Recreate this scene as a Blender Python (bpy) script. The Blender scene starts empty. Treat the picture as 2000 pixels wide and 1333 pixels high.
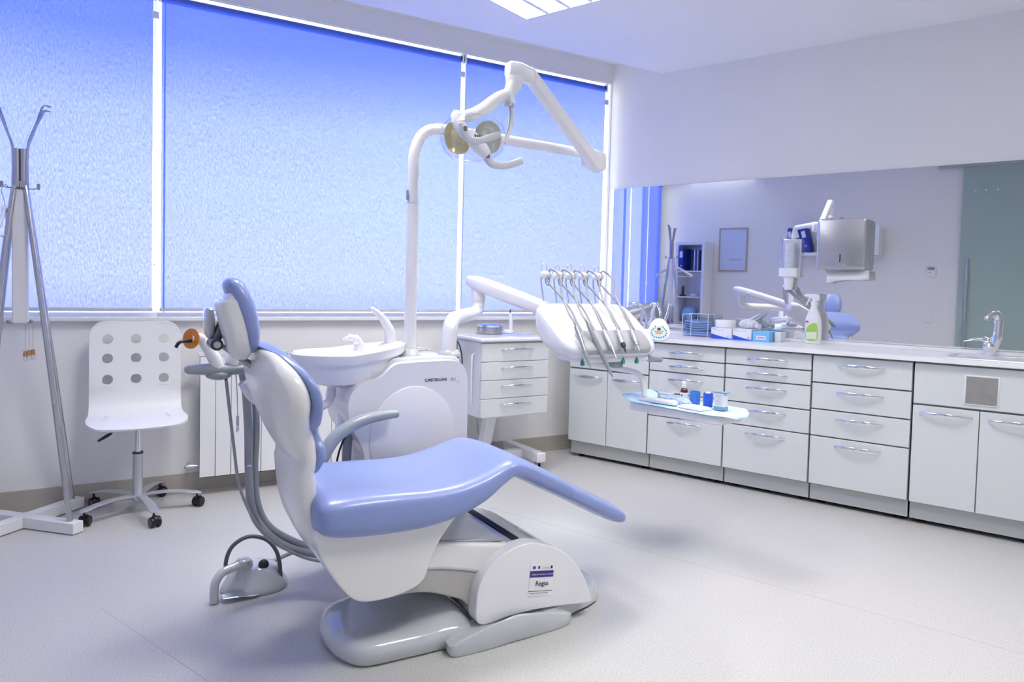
import bpy, bmesh, math, random
from mathutils import Vector, Matrix
random.seed(7)
sc = bpy.context.scene
PI = math.pi

# ------------------------------------------------------------------ camera
cam_d = bpy.data.cameras.new('camera')
cam = bpy.data.objects.new('camera', cam_d)
sc.collection.objects.link(cam)
sc.camera = cam
YAW, PITCH, ROLL = math.radians(30.5381), math.radians(2.2259), math.radians(1.4429)
fwd = Vector((math.sin(YAW)*math.cos(PITCH), math.cos(YAW)*math.cos(PITCH), -math.sin(PITCH)))
rt0 = Vector((math.cos(YAW), -math.sin(YAW), 0)); up0 = rt0.cross(fwd)
rgt = math.cos(ROLL)*rt0 + math.sin(ROLL)*up0
upv = -math.sin(ROLL)*rt0 + math.cos(ROLL)*up0
cam.matrix_world = Matrix(((rgt.x, upv.x, -fwd.x, 0), (rgt.y, upv.y, -fwd.y, 0), (rgt.z, upv.z, -fwd.z, 1.18), (0, 0, 0, 1)))
cam_d.sensor_fit = 'HORIZONTAL'; cam_d.sensor_width = 36.0
cam_d.lens = 1380.08*36/2000
cam_d.shift_y = -(666.5-612.305)/2000
cam_d.clip_start = 0.05; cam_d.clip_end = 100

# ------------------------------------------------------------------ colour management, world
sc.view_settings.view_transform = 'Standard'
sc.view_settings.look = 'None'
sc.view_settings.gamma = 1.0
sc.view_settings.exposure = 0.0
sc.view_settings.use_curve_mapping = False
sc.cycles.max_bounces = 10
sc.cycles.diffuse_bounces = 6
sc.cycles.glossy_bounces = 6
sc.cycles.transparent_max_bounces = 16
sc.cycles.caustics_reflective = True
sc.cycles.blur_glossy = 1.0
sc.cycles.caustics_refractive = False
sc.cycles.sample_clamp_indirect = 6.0
LAMP_W = 30.0          # power of each ceiling fixture
wd = bpy.data.worlds.new('sky'); sc.world = wd; wd.use_nodes = True
nt = wd.node_tree; nt.nodes.clear()
out = nt.nodes.new('ShaderNodeOutputWorld'); bg = nt.nodes.new('ShaderNodeBackground')
tc = nt.nodes.new('ShaderNodeTexCoord'); sp = nt.nodes.new('ShaderNodeSeparateXYZ')
mr = nt.nodes.new('ShaderNodeMapRange'); mr.inputs['From Min'].default_value = -1; mr.inputs['From Max'].default_value = 1
cr = nt.nodes.new('ShaderNodeValToRGB')
nt.links.new(tc.outputs['Generated'], sp.inputs[0]); nt.links.new(sp.outputs['Z'], mr.inputs['Value'])
nt.links.new(mr.outputs[0], cr.inputs[0]); nt.links.new(cr.outputs[0], bg.inputs['Color'])
bg.inputs['Strength'].default_value = 5.8
el = cr.color_ramp.elements       # bright haze along the horizon, bluer overhead
el[0].position = 0.0; el[0].color = (.30, .31, .32, 1)
el[1].position = 1.0; el[1].color = (.16, .18, .25, 1)
for p, c in ((.46, (.62, .64, .66, 1)), (.50, (1.0, 1.0, 1.0, 1)), (.56, (.92, .97, 1.0, 1)), (.600, (.78, .83, .90, 1)), (.626, (.44, .48, .58, 1)), (.645, (.24, .26, .35, 1)), (.685, (.19, .20, .25, 1))):
    e = el.new(p); e.color = c
nt.links.new(bg.outputs[0], out.inputs[0])

# ------------------------------------------------------------------ frames of the room
D = 4.2107                                   # window wall plane y = D
K = Vector((3.2975, D, 0))                   # corner of window wall and mirror wall
T2 = math.radians(21.8484)
A2 = math.atan2(-math.cos(T2), math.sin(T2))
W2 = Matrix.Translation(K) @ Matrix.Rotation(A2, 4, 'Z')           # x along the wall, -y out into the room
XL = -2.0                                                         # corner with the left wall
WL = Matrix.Translation((XL, D, 0)) @ Matrix.Rotation(A2, 4, 'Z')  # left wall: x along it, +y out into the room

# ------------------------------------------------------------------ materials
MATS = {}
def mat(name, col, rough=.5, metal=0., coat=0., trans=0., ior=1.45, alpha=1., emit=None, estr=0., spec=.5, noise=None, bump=None, sub=0.):
    if name in MATS: return MATS[name]
    m = bpy.data.materials.new(name); m.use_nodes = True
    n = m.node_tree; b = n.nodes['Principled BSDF']
    b.inputs['Base Color'].default_value = (*col, 1); b.inputs['Roughness'].default_value = rough
    b.inputs['Metallic'].default_value = metal; b.inputs['Coat Weight'].default_value = coat
    b.inputs['Coat Roughness'].default_value = .06
    b.inputs['Transmission Weight'].default_value = trans; b.inputs['IOR'].default_value = ior
    b.inputs['Alpha'].default_value = alpha; b.inputs['Specular IOR Level'].default_value = spec
    if emit: b.inputs['Emission Color'].default_value = (*emit, 1); b.inputs['Emission Strength'].default_value = estr
    t = n.nodes.new('ShaderNodeTexCoord')
    ns = n.nodes.new('ShaderNodeTexNoise'); n.links.new(t.outputs['Object'], ns.inputs['Vector'])
    if noise:                                  # (scale, amount)
        ns.inputs['Scale'].default_value = noise[0]
        mx = n.nodes.new('ShaderNodeMix'); mx.data_type = 'RGBA'
        mx.inputs[6].default_value = (*[c*(1-noise[1]) for c in col], 1); mx.inputs[7].default_value = (*[min(1, c*(1+noise[1])) for c in col], 1)
        n.links.new(ns.outputs['Fac'], mx.inputs[0]); n.links.new(mx.outputs[2], b.inputs['Base Color'])
    else:                                      # very faint wear in the gloss
        ns.inputs['Scale'].default_value = 9.
        mp = n.nodes.new('ShaderNodeMapRange'); mp.inputs['To Min'].default_value = max(0, rough-.02); mp.inputs['To Max'].default_value = rough+.03
        n.links.new(ns.outputs['Fac'], mp.inputs['Value']); n.links.new(mp.outputs[0], b.inputs['Roughness'])
    if bump:
        n2 = n.nodes.new('ShaderNodeTexNoise'); n2.inputs['Scale'].default_value = bump[0]; n.links.new(t.outputs['Object'], n2.inputs['Vector'])
        bp = n.nodes.new('ShaderNodeBump'); bp.inputs['Strength'].default_value = bump[1]; bp.inputs['Distance'].default_value = .002
        n.links.new(n2.outputs['Fac'], bp.inputs['Height']); n.links.new(bp.outputs[0], b.inputs['Normal'])
    MATS[name] = m
    return m
WALL = mat('wall_paint', (.84, .83, .81), .75, noise=(3., .012), bump=(180., .12))
CEIL = mat('ceiling_paint', (.90, .90, .905), .8, bump=(150., .08))
SKIRT = mat('vinyl_skirting', (.43, .40, .345), .45, noise=(60., .08))
WHITE = mat('white_enamel', (.84, .84, .855), .22, coat=.5)
UNITW = mat('white_moulded_plastic', (.83, .825, .85), .25, coat=.4)
SHELL = mat('warm_white_shell', (.80, .795, .78), .28, coat=.4)
CAB = mat('cabinet_laminate', (.70, .73, .725), .38, coat=.15)
KICK = mat('plinth_laminate', (.56, .58, .56), .35)
TOP = mat('worktop_laminate', (.90, .90, .905), .30, coat=.15)
BLUE = mat('blue_upholstery', (.24, .305, .58), .33, coat=.25, bump=(500., .05))
GREY = mat('grey_plastic', (.30, .335, .365), .32, coat=.2)
LGREY = mat('light_grey_plastic', (.55, .58, .59), .14, coat=.9)
HOSE = mat('grey_hose', (.31, .33, .36), .4)
DHOSE = mat('dark_grey_hose', (.115, .12, .135), .45)
THOSE = mat('tubing_grey', (.33, .34, .36), .4)
BLACK = mat('black_plastic', (.012, .012, .014), .35)
GAP = mat('shadow_gap_black', (.02, .02, .02), .7)
CHROME = mat('chrome', (.82, .83, .86), .10, metal=1.)
STEEL = mat('brushed_steel', (.56, .56, .57), .26, metal=1.)
DSTEEL = mat('painted_steel_grey', (.36, .36, .39), .35, metal=.7)
SATIN = mat('satin_silver', (.55, .56, .60), .35, metal=.6)
WOODW = mat('white_lacquered_wood', (.80, .80, .785), .38)
TEAL = mat('green_plastic', (.02, .22, .17), .4)
CORK = mat('cork', (.48, .27, .12), .8, noise=(90., .2))
PAPER = mat('white_paper', (.86, .86, .86), .7)
NAVY = mat('navy_card', (.012, .035, .36), .45)
SKYB = mat('light_blue_card', (.18, .50, .84), .45)
BOXW = mat('white_card', (.82, .83, .86), .5)
CLOTHB = mat('blue_paper_towel', (.27, .47, .82), .85, noise=(120., .12))
LINER = mat('pale_blue_liner', (.55, .76, .92), .6, noise=(40., .08))
CUPB = mat('blue_cup', (.05, .22, .62), .35)
CUPD = mat('deep_blue_cup', (.02, .10, .62), .35)
AMBER = mat('brown_glass', (.09, .03, .012), .12, coat=.5)
ORANGE = mat('orange_filter', (.80, .27, .005), .12, trans=.2, coat=.5)
CLEAR = mat('clear_plastic', (.93, .95, .97), .06, trans=.92, ior=1.25)
YREFL = mat('dichroic_reflector', (.80, .79, .66), .16, metal=.45)
LABELG = mat('green_label', (.36, .58, .10), .5)
LABELR = mat('red_label', (.45, .03, .04), .5)
INK = mat('dark_ink', (.02, .02, .05), .5)
INKG = mat('grey_ink', (.33, .34, .42), .5)
INKP = mat('purple_ink', (.06, .03, .24), .5)
BLUEINK = mat('blue_ink', (.02, .08, .62), .5)
CLEARBK = mat('glossy_grey_cover', (.33, .34, .37), .12, coat=.8)
FRAMEW = mat('pale_oak', (.48, .40, .32), .5, noise=(30., .1))
GREYPIC = mat('print_paper', (.62, .68, .86), .5)
YELLOWC = mat('yellow_card', (.80, .75, .40), .6)

def floor_mat():
    m = bpy.data.materials.new('speckled_vinyl_floor'); m.use_nodes = True; n = m.node_tree; b = n.nodes['Principled BSDF']
    t = n.nodes.new('ShaderNodeTexCoord')
    v = n.nodes.new('ShaderNodeTexNoise'); v.inputs['Scale'].default_value = 210.; v.inputs['Detail'].default_value = 2.
    n.links.new(t.outputs['Object'], v.inputs['Vector'])
    r = n.nodes.new('ShaderNodeValToRGB'); n.links.new(v.outputs['Fac'], r.inputs[0])
    e = r.color_ramp.elements
    e[0].position = .30; e[0].color = (.40, .39, .355, 1); e[1].position = .46; e[1].color = (.55, .545, .525, 1)
    k = e.new(.70); k.color = (.61, .605, .585, 1)
    v2 = n.nodes.new('ShaderNodeTexNoise'); v2.inputs['Scale'].default_value = 1.3; n.links.new(t.outputs['Object'], v2.inputs['Vector'])
    mx = n.nodes.new('ShaderNodeMix'); mx.data_type = 'RGBA'; mx.blend_type = 'MULTIPLY'; mx.inputs[0].default_value = .06
    n.links.new(r.outputs[0], mx.inputs[6]); n.links.new(v2.outputs['Color'], mx.inputs[7]); n.links.new(mx.outputs[2], b.inputs['Base Color'])
    b.inputs['Roughness'].default_value = .34; b.inputs['Specular IOR Level'].default_value = .4
    bp = n.nodes.new('ShaderNodeBump'); bp.inputs['Strength'].default_value = .12; bp.inputs['Distance'].default_value = .001
    n.links.new(v.outputs['Fac'], bp.inputs['Height']); n.links.new(bp.outputs[0], b.inputs['Normal'])
    return m
def blind_mat():
    m = bpy.data.materials.new('blue_blind_fabric'); m.use_nodes = True; n = m.node_tree; n.nodes.clear()
    o = n.nodes.new('ShaderNodeOutputMaterial'); t = n.nodes.new('ShaderNodeTexCoord')
    mp = n.nodes.new('ShaderNodeMapping'); mp.inputs['Scale'].default_value = (170, 1, 48); n.links.new(t.outputs['Object'], mp.inputs[0])
    ns = n.nodes.new('ShaderNodeTexNoise'); ns.inputs['Scale'].default_value = 1.; ns.inputs['Detail'].default_value = 3.; n.links.new(mp.outputs[0], ns.inputs['Vector'])
    rg = n.nodes.new('ShaderNodeMapRange'); rg.inputs['From Min'].default_value = .3; rg.inputs['From Max'].default_value = .7
    rg.inputs['To Min'].default_value = .062; rg.inputs['To Max'].default_value = .138; n.links.new(ns.outputs['Fac'], rg.inputs['Value'])
    tr = n.nodes.new('ShaderNodeBsdfTranslucent'); tr.inputs['Color'].default_value = (.020, .050, .38, 1)
    df = n.nodes.new('ShaderNodeBsdfDiffuse'); df.inputs['Color'].default_value = (.09, .15, .42, 1)
    ad = n.nodes.new('ShaderNodeAddShader'); n.links.new(tr.outputs[0], ad.inputs[0]); n.links.new(df.outputs[0], ad.inputs[1])
    tp = n.nodes.new('ShaderNodeBsdfTransparent'); mx = n.nodes.new('ShaderNodeMixShader')
    n.links.new(rg.outputs[0], mx.inputs[0]); n.links.new(ad.outputs[0], mx.inputs[1]); n.links.new(tp.outputs[0], mx.inputs[2])
    n.links.new(mx.outputs[0], o.inputs[0])
    return m
def pane_mat(name, tint, gloss, rough=.02, frost=0., frostcol=(.5, .6, .58)):
    m = bpy.data.materials.new(name); m.use_nodes = True; n = m.node_tree; n.nodes.clear()
    o = n.nodes.new('ShaderNodeOutputMaterial'); t = n.nodes.new('ShaderNodeBsdfTransparent'); t.inputs[0].default_value = (*tint, 1)
    g = n.nodes.new('ShaderNodeBsdfGlossy'); g.inputs['Roughness'].default_value = rough
    mx = n.nodes.new('ShaderNodeMixShader'); mx.inputs[0].default_value = gloss
    n.links.new(t.outputs[0], mx.inputs[1]); n.links.new(g.outputs[0], mx.inputs[2])
    if frost:
        d = n.nodes.new('ShaderNodeBsdfDiffuse'); d.inputs[0].default_value = (*frostcol, 1)
        m2 = n.nodes.new('ShaderNodeMixShader'); m2.inputs[0].default_value = frost
        n.links.new(mx.outputs[0], m2.inputs[1]); n.links.new(d.outputs[0], m2.inputs[2]); n.links.new(m2.outputs[0], o.inputs[0])
    else: n.links.new(mx.outputs[0], o.inputs[0])
    return m
FLOOR = floor_mat(); FABRIC = blind_mat()
GLASS = pane_mat('window_glass', (.97, .98, .98), .04)
THIN = pane_mat('thin_clear_shield', (.93, .95, .97), .12, .03)
FROST = pane_mat('green_frosted_glass', (.7, .8, .76), .06, .1, .85, (.46, .57, .54))
MIRROR = mat('mirror_silver', (.79, .80, .80), 0.004, metal=1.)

# ------------------------------------------------------------------ mesh helpers
I4 = Matrix.Identity(4)
class MB:
    """collects shapes in a frame M and becomes one mesh"""
    def __init__(s, M=I4): s.bm = bmesh.new(); s.M = M
    def _add(s, vs, fs, M=None):
        T = s.M @ M if M is not None else s.M
        v = [s.bm.verts.new(T @ Vector(p)) for p in vs]
        for f in fs:
            try: s.bm.faces.new([v[i] for i in f])
            except ValueError: pass
        return s
    def box(s, a, b, M=None):
        x0, y0, z0 = a; x1, y1, z1 = b
        vs = [(x0, y0, z0), (x1, y0, z0), (x1, y1, z0), (x0, y1, z0), (x0, y0, z1), (x1, y0, z1), (x1, y1, z1), (x0, y1, z1)]
        return s._add(vs, [(0, 3, 2, 1), (4, 5, 6, 7), (0, 1, 5, 4), (1, 2, 6, 5), (2, 3, 7, 6), (3, 0, 4, 7)], M)
    def rings(s, R, closed=False, cap=True, M=None):
        n = len(R[0]); vs = [p for r in R for p in r]; fs = []
        m = len(R)
        for i in range(m if closed else m-1):
            j = (i+1) % m
            for k in range(n):
                l = (k+1) % n
                fs.append((i*n+k, i*n+l, j*n+l, j*n+k))
        if cap and not closed:
            fs.append(tuple(reversed(range(n)))); fs.append(tuple((m-1)*n+k for k in range(n)))
        return s._add(vs, fs, M)
    def lathe(s, prof, c=(0, 0, 0), n=32, M=None, cap=True):
        R = [[(c[0]+r*math.cos(2*PI*k/n), c[1]+r*math.sin(2*PI*k/n), c[2]+z) for k in range(n)] for r, z in prof]
        return s.rings(R, False, cap, M)
    def cyl(s, p, q, r, r2=None, n=20):
        return s.tube([p, q], [r, r if r2 is None else r2], n)
    def tube(s, pts, r, n=14, closed=False, flat=None, cap=True):
        P = [Vector(p) for p in pts]; m = len(P)
        rs = r if isinstance(r, (list, tuple)) else [r]*m
        R = []; prev = None
        for i in range(m):
            if closed: t = P[(i+1) % m]-P[i-1]
            else: t = P[min(i+1, m-1)]-P[max(i-1, 0)]
            if t.length < 1e-9: t = Vector((0, 0, 1))
            t.normalize()
            if prev is None:
                a = Vector((0, 0, 1)) if abs(t.z) < .9 else Vector((0, 1, 0))
                u = t.cross(a).normalized()
            else:
                u = (prev - t*prev.dot(t))
                u = u.normalized() if u.length > 1e-6 else t.orthogonal().normalized()
            prev = u; w = t.cross(u)
            f = flat or 1.
            R.append([tuple(P[i] + u*rs[i]*math.cos(2*PI*k/n) + w*rs[i]*f*math.sin(2*PI*k/n)) for k in range(n)])
        return s.rings(R, closed, cap)
    def prism(s, poly, a0, a1, axis='y'):
        """poly in the plane across the axis: (x,z) for y, (y,z) for x, (x,y) for z"""
        f = {'y': lambda p, a: (p[0], a, p[1]), 'x': lambda p, a: (a, p[0], p[1]), 'z': lambda p, a: (p[0], p[1], a)}[axis]
        return s.rings([[f(p, a0) for p in poly], [f(p, a1) for p in poly]])
    def ball(s, c, r, sc_=(1, 1, 1), n=20, M=None):
        m = n//2; R = []
        for i in range(m+1):
            a = -PI/2+PI*i/m; rr = max(math.cos(a), .001)
            R.append([(c[0]+r*sc_[0]*rr*math.cos(2*PI*k/n), c[1]+r*sc_[1]*rr*math.sin(2*PI*k/n), c[2]+r*sc_[2]*math.sin(a)) for k in range(n)])
        return s.rings(R, False, True, M)
def spline(pts, k=6, closed=False):
    P = [Vector(p) for p in pts]; n = len(P); o = []
    for i in range(n if closed else n-1):
        if closed: a, b, c, d = P[i-1], P[i], P[(i+1) % n], P[(i+2) % n]
        else: a, b, c, d = P[max(i-1, 0)], P[i], P[i+1], P[min(i+2, n-1)]
        for j in range(k):
            t = j/k
            o.append(.5*((2*b)+(c-a)*t+(2*a-5*b+4*c-d)*t*t+(3*b-a-3*c+d)*t**3))
    if not closed: o.append(P[-1])
    return [tuple(v) for v in o]
def interp_rows(rows, k=5):
    """smooth resampling of rows of numbers (Catmull-Rom on every column)"""
    o = []
    n = len(rows)
    for i in range(n-1):
        a, b, c, d = rows[max(i-1, 0)], rows[i], rows[i+1], rows[min(i+2, n-1)]
        for j in range(k):
            t = j/k
            o.append([.5*(2*B+(C-A)*t+(2*A-5*B+4*C-D_)*t*t+(3*B-A-3*C+D_)*t**3) for A, B, C, D_ in zip(a, b, c, d)])
    o.append(list(rows[-1])); return o
def sell(w, h, n=28, e=2.6):
    """superellipse outline, half sizes w,h"""
    o = []
    for k in range(n):
        a = 2*PI*k/n; c, s_ = math.cos(a), math.sin(a)
        o.append((w*math.copysign(abs(c)**(2/e), c), h*math.copysign(abs(s_)**(2/e), s_)))
    return o
def rrect(x0, z0, x1, z1, r, k=5):
    o = []
    for cx, cz, a0 in ((x1-r, z1-r, 0), (x0+r, z1-r, 90), (x0+r, z0+r, 180), (x1-r, z0+r, 270)):
        for j in range(k+1):
            a = math.radians(a0+90*j/k); o.append((cx+r*math.cos(a), cz+r*math.sin(a)))
    return o

MW = {}
def link(o): sc.collection.objects.link(o)
def thing(name, label, cat, loc=(0, 0, 0), rotz=0., group=None):
    o = bpy.data.objects.new(name, None); link(o); o.empty_display_size = .05
    M = Matrix.Translation(loc) @ Matrix.Rotation(rotz, 4, 'Z'); o.matrix_world = M; MW[o] = M
    o['label'] = label; o['category'] = cat
    if group: o['group'] = group
    return o
def obj(name, mb, m, parent=None, recalc=True, smooth=True, bevel=0., seg=2, sub=0, label=None, kind=None, cat=None, group=None, angle=40, origin=None):
    bm = mb.bm
    if parent is not None: M = MW[parent]
    elif origin is not None: M = origin if isinstance(origin, Matrix) else Matrix.Translation(origin)
    else: M = I4
    bm.transform(M.inverted())
    bmesh.ops.remove_doubles(bm, verts=bm.verts, dist=1e-5)
    if recalc: bmesh.ops.recalc_face_normals(bm, faces=bm.faces)
    me = bpy.data.meshes.new(name); bm.to_mesh(me); bm.free()
    me.materials.append(m)
    o = bpy.data.objects.new(name, me); link(o)
    if parent is not None: o.parent = parent
    else: o.matrix_world = M
    MW[o] = M
    if bevel:
        b = o.modifiers.new('soft_edges', 'BEVEL'); b.width = bevel; b.segments = seg; b.limit_method = 'ANGLE'; b.angle_limit = math.radians(angle)
        b.harden_normals = False
    if sub:
        q = o.modifiers.new('smooth', 'SUBSURF'); q.levels = sub; q.render_levels = sub
    if smooth:
        for p in me.polygons: p.use_smooth = True
        if not sub: me.set_sharp_from_angle(angle=math.radians(38))
    if label: o['label'] = label
    if kind: o['kind'] = kind
    if cat: o['category'] = cat
    if group: o['group'] = group
    return o
def text(name, s, size, m, parent, M, ext=.0006, align='LEFT', sx=1., bold=0.):
    c = bpy.data.curves.new(name, 'FONT'); c.body = s; c.size = size; c.extrude = ext; c.align_x = align; c.offset = bold
    c.materials.append(m); o = bpy.data.objects.new(name, c); link(o)
    o.parent = parent
    L = MW[parent].inverted() @ M @ Matrix.Diagonal((sx, 1, 1, 1))
    bpy.context.view_layer.update()
    me = bpy.data.meshes.new_from_object(o.evaluated_get(bpy.context.evaluated_depsgraph_get()))
    bpy.data.objects.remove(o)
    me.transform(L); o = bpy.data.objects.new(name, me); link(o); o.parent = parent; MW[o] = MW[parent]
    return o
def face_mat(p, right, up):
    r = Vector(right).normalized(); u = Vector(up).normalized(); n = r.cross(u)
    return Matrix(((r.x, u.x, n.x, p[0]), (r.y, u.y, n.y, p[1]), (r.z, u.z, n.z, p[2]), (0, 0, 0, 1)))
def copy_tree(o, parent=None):
    c = o.copy(); link(c)
    if parent is not None: c.parent = parent
    for ch in list(o.children): copy_tree(ch, c)
    return c

# ------------------------------------------------------------------ the room
def lw(s, t): p = WL @ Vector((s, t, 0)); return (p.x, p.y)
def rw(s, t): p = W2 @ Vector((s, t, 0)); return (p.x, p.y)
YB = -.9                                     # wall behind the camera
sB = (D-YB)/math.cos(T2)
poly = [(XL, D), (K.x, D), rw(sB, 0), lw(sB, 0)]
mb = MB(); mb.prism(poly, -.12, 0, 'z'); obj('floor', mb, FLOOR, smooth=False, kind='structure')
# thin welded seams of the vinyl sheets
mb = MB(W2)
for e in (-1.75, -3.55):
    mb.box((.05, e-.0012, 0), (sB-.1, e+.0012, .0006))
obj('trim_1', mb, mat('vinyl_seam', (.5, .485, .44), .5), smooth=False, kind='structure')
WX0, WX1, WZ0, WZ1, WT = -1.80, 3.290, .965, 2.695, .035
mb = MB()
mb.box((XL-.3, D, 0), (K.x+.3, D+WT, WZ0)); mb.box((XL-.3, D, WZ1), (K.x+.3, D+WT, 2.9))
mb.box((XL-.3, D, WZ0), (WX0, D+WT, WZ1)); mb.box((WX1, D, WZ0), (K.x+.3, D+WT, WZ1))
obj('wall_window', mb, WALL, smooth=False, kind='structure')
mb = MB(W2); mb.box((0, 0, 0), (sB, .15, 2.9)); obj('wall_right', mb, WALL, smooth=False, kind='structure')
DS0, DS1, DZ = 3.80, 4.70, 2.60                                  # doorway in the left wall
mb = MB(WL); mb.box((-.3, -.12, 0), (DS0, 0, 2.9)); mb.box((DS0, -.12, DZ), (DS1, 0, 2.9)); mb.box((DS1, -.12, 0), (sB, 0, 2.9))
obj('wall_left', mb, WALL, smooth=False, kind='structure')
mb = MB(); mb.box((lw(sB, 0)[0]-.2, YB-.12, 0), (rw(sB, 0)[0]+.2, YB, 2.9)); obj('wall_back', mb, WALL, smooth=False, kind='structure')
mb = MB(); mb.box((-2.5, 3.80, 2.835), (3.8, 4.5, 2.9)); mb.box((-2.6, 3.80, 2.708), (4.0, 3.84, 2.9)); obj('ceiling_recess', mb, CEIL, smooth=False, kind='structure')
# main ceiling with openings for four fixtures laid out along the mirror wall
CZ = 2.708
LS, LE = (.20, 2.15), (-1.946, -3.20)        # starts of the openings along and out from the wall
def ceiling():
    bm = bmesh.new()
    xs = [-.6, .20, .80, 2.15, 2.75, 4.10, 4.70, 5.8]; ys = [-5.5, -3.20, -2.60, -1.946, -1.346, .3]
    for i in range(7):
        for j in range(5):
            if (i, j) in ((1, 3), (3, 3), (1, 1), (3, 1)): continue
            q = [W2 @ Vector(p) for p in ((xs[i], ys[j], CZ), (xs[i+1], ys[j], CZ), (xs[i+1], ys[j+1], CZ), (xs[i], ys[j+1], CZ))]
            bm.faces.new([bm.verts.new(v) for v in q])
    bmesh.ops.remove_doubles(bm, verts=bm.verts, dist=1e-4)
    bmesh.ops.bisect_plane(bm, geom=bm.verts[:]+bm.edges[:]+bm.faces[:], plane_co=(0, 3.801, 0), plane_no=(0, 1, 0), clear_outer=True)
    r = bmesh.ops.extrude_face_region(bm, geom=bm.faces[:])
    bmesh.ops.translate(bm, verts=[v for v in r['geom'] if isinstance(v, bmesh.types.BMVert)], vec=(0, 0, .02))
    m = MB(); m.bm = bm; return m
obj('ceiling', ceiling(), CEIL, smooth=False, kind='structure')
mb = MB(); mb.box((XL, D-.012, 0), (K.x, D, .105)); mb.box((XL, D-.02, 0), (K.x, D-.012, .012))
obj('baseboard_window', mb, SKIRT, smooth=False, kind='structure')
mb = MB(WL); mb.box((0, 0, 0), (DS0, .012, .105)); mb.box((DS1, 0, 0), (sB, .012, .105)); obj('baseboard_left', mb, SKIRT, smooth=False, kind='structure')
mb = MB(); mb.box((WX0-.03, D-.035, .945), (K.x-.002, D+.032, .968)); obj('trim_2', mb, mat('white_stone_sill', (.80, .79, .77), .4, noise=(14., .06)), smooth=False, bevel=.004, kind='structure')
# window: white frames and panes
PVC = mat('white_window_frame', (.86, .87, .88), .35)
for i, (a, b) in enumerate(((WX0, .315), (.315, 2.092), (2.092, WX1))):
    w = thing('window_%d' % (i+1), 'white framed window bay behind the blue blinds', 'window', (a, D+.02, .97)); del w['category']; del w['label']; w['kind'] = 'structure'
    m1 = MB(); f = .004
    y0, y1 = D+.008, D+.030
    for q in (((a, y0, WZ0), (a+f, y1, WZ1)), ((b-f, y0, WZ0), (b, y1, WZ1)), ((a+f, y0, WZ0), (b-f, y1, WZ0+.025)), ((a+f, y0, WZ1-.006), (b-f, y1, WZ1))): m1.box(*q)
    obj('window_frame', m1, PVC, w, smooth=False)
    m1 = MB(); m1.box((a+f, D+.016, WZ0+.025), (b-f, D+.020, WZ1-.006)); obj('window_pane', m1, GLASS, w, smooth=False)

# glass sliding door on the left wall with a long vertical pull
dr = thing('door_1', 'green frosted glass door', 'door', (*lw(DS0, 0), 0), A2); del dr['category']; del dr['label']; dr['kind'] = 'structure'
mb = MB(WL); mb.box((DS0-.05, .03, .01), (DS1+.05, .042, DZ+.05)); obj('door_panel', mb, FROST, dr, smooth=False)
mb = MB(WL); mb.cyl((DS0+.03, .075, .45), (DS0+.03, .075, 1.62), .014)
for z in (.55, 1.48): mb.cyl((DS0+.03, .042, z), (DS0+.03, .075, z), .008)
obj('door_handle', mb, STEEL, dr)
mb = MB(WL); mb.box((DS0-.3, .02, DZ+.05), (DS1+.4, .06, DZ+.10)); obj('door_rail', mb, STEEL, dr, smooth=False)
mb = MB(WL); mb.box((DS0-.02, -.12, 0), (DS1+.02, -.10, DZ)); obj('wall_corridor', mb, WALL, smooth=False, kind='structure')

# ------------------------------------------------------------------ roller blinds
def blind(x0, x1, label, side, z0=1.0, z1=2.665):
    t = thing('roller_blind', label, 'blind', ((x0+x1)/2, D-.028, z0), 0, 'blue roller blinds on the window wall')
    y = D-.030
    m1 = MB(); nx, nz = 10, 24; vs = []
    for j in range(nz+1):
        for i in range(nx+1):
            z = z0+.01+(z1-z0-.02)*j/nz
            vs.append((x0+(x1-x0)*i/nx, y+.0015*math.sin(i*1.3)*math.sin(j*.4), z))
    m1._add(vs, [(j*(nx+1)+i, j*(nx+1)+i+1, (j+1)*(nx+1)+i+1, (j+1)*(nx+1)+i) for j in range(nz) for i in range(nx)])
    obj('blind_fabric', m1, FABRIC, t)
    m1 = MB(); m1.cyl((x0, y+.022, z1-.022), (x1, y+.022, z1-.022), .020, n=24); obj('roller_tube', m1, mat('blind_blue_roll', (.10, .16, .42), .8), t)
    m1 = MB(); m1.box((x0-.004, y-.008, z0-.003), (x1+.004, y+.008, z0+.016)); obj('bottom_bar', m1, mat('blind_bottom_bar', (.55, .57, .68), .4), t, bevel=.003)
    for xx in (x0-.016, x1+.004):
        m1 = MB(); m1.box((xx, y-.012, z1-.052), (xx+.012, y+.029, z1+.012)); m1.cyl((xx, y+.01, z1-.02), (xx+.012, y+.01, z1-.02), .022); obj('bracket', m1, PVC, t, bevel=.002)
    xx = x1+.010 if side > 0 else x0-.010
    m1 = MB()
    for dx in (-.003, .003):
        m1.cyl((xx+dx, y-.004, 1.25), (xx+dx, y-.004, z1-.05), .0012, n=6)
    m1.ball((xx, y-.004, 1.245), .006)
    obj('pull_chain', m1, PVC, t)
    m1 = MB(); m1.box((xx-.016, y-.006, z1-.14), (xx+.016, y, z1-.105)); obj('chain_tag', m1, mat('clear_tag', (.60, .66, .80), .3), t)
    return t
blind(-1.70, .256, 'blue roller blind on the far side, behind the coat stand', 1)
blind(.296, 2.038, 'widest blue roller blind in view, behind the lamp pole', 1)
blind(2.077, 3.214, 'blue roller blind next to the mirror wall corner', 1)

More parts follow.
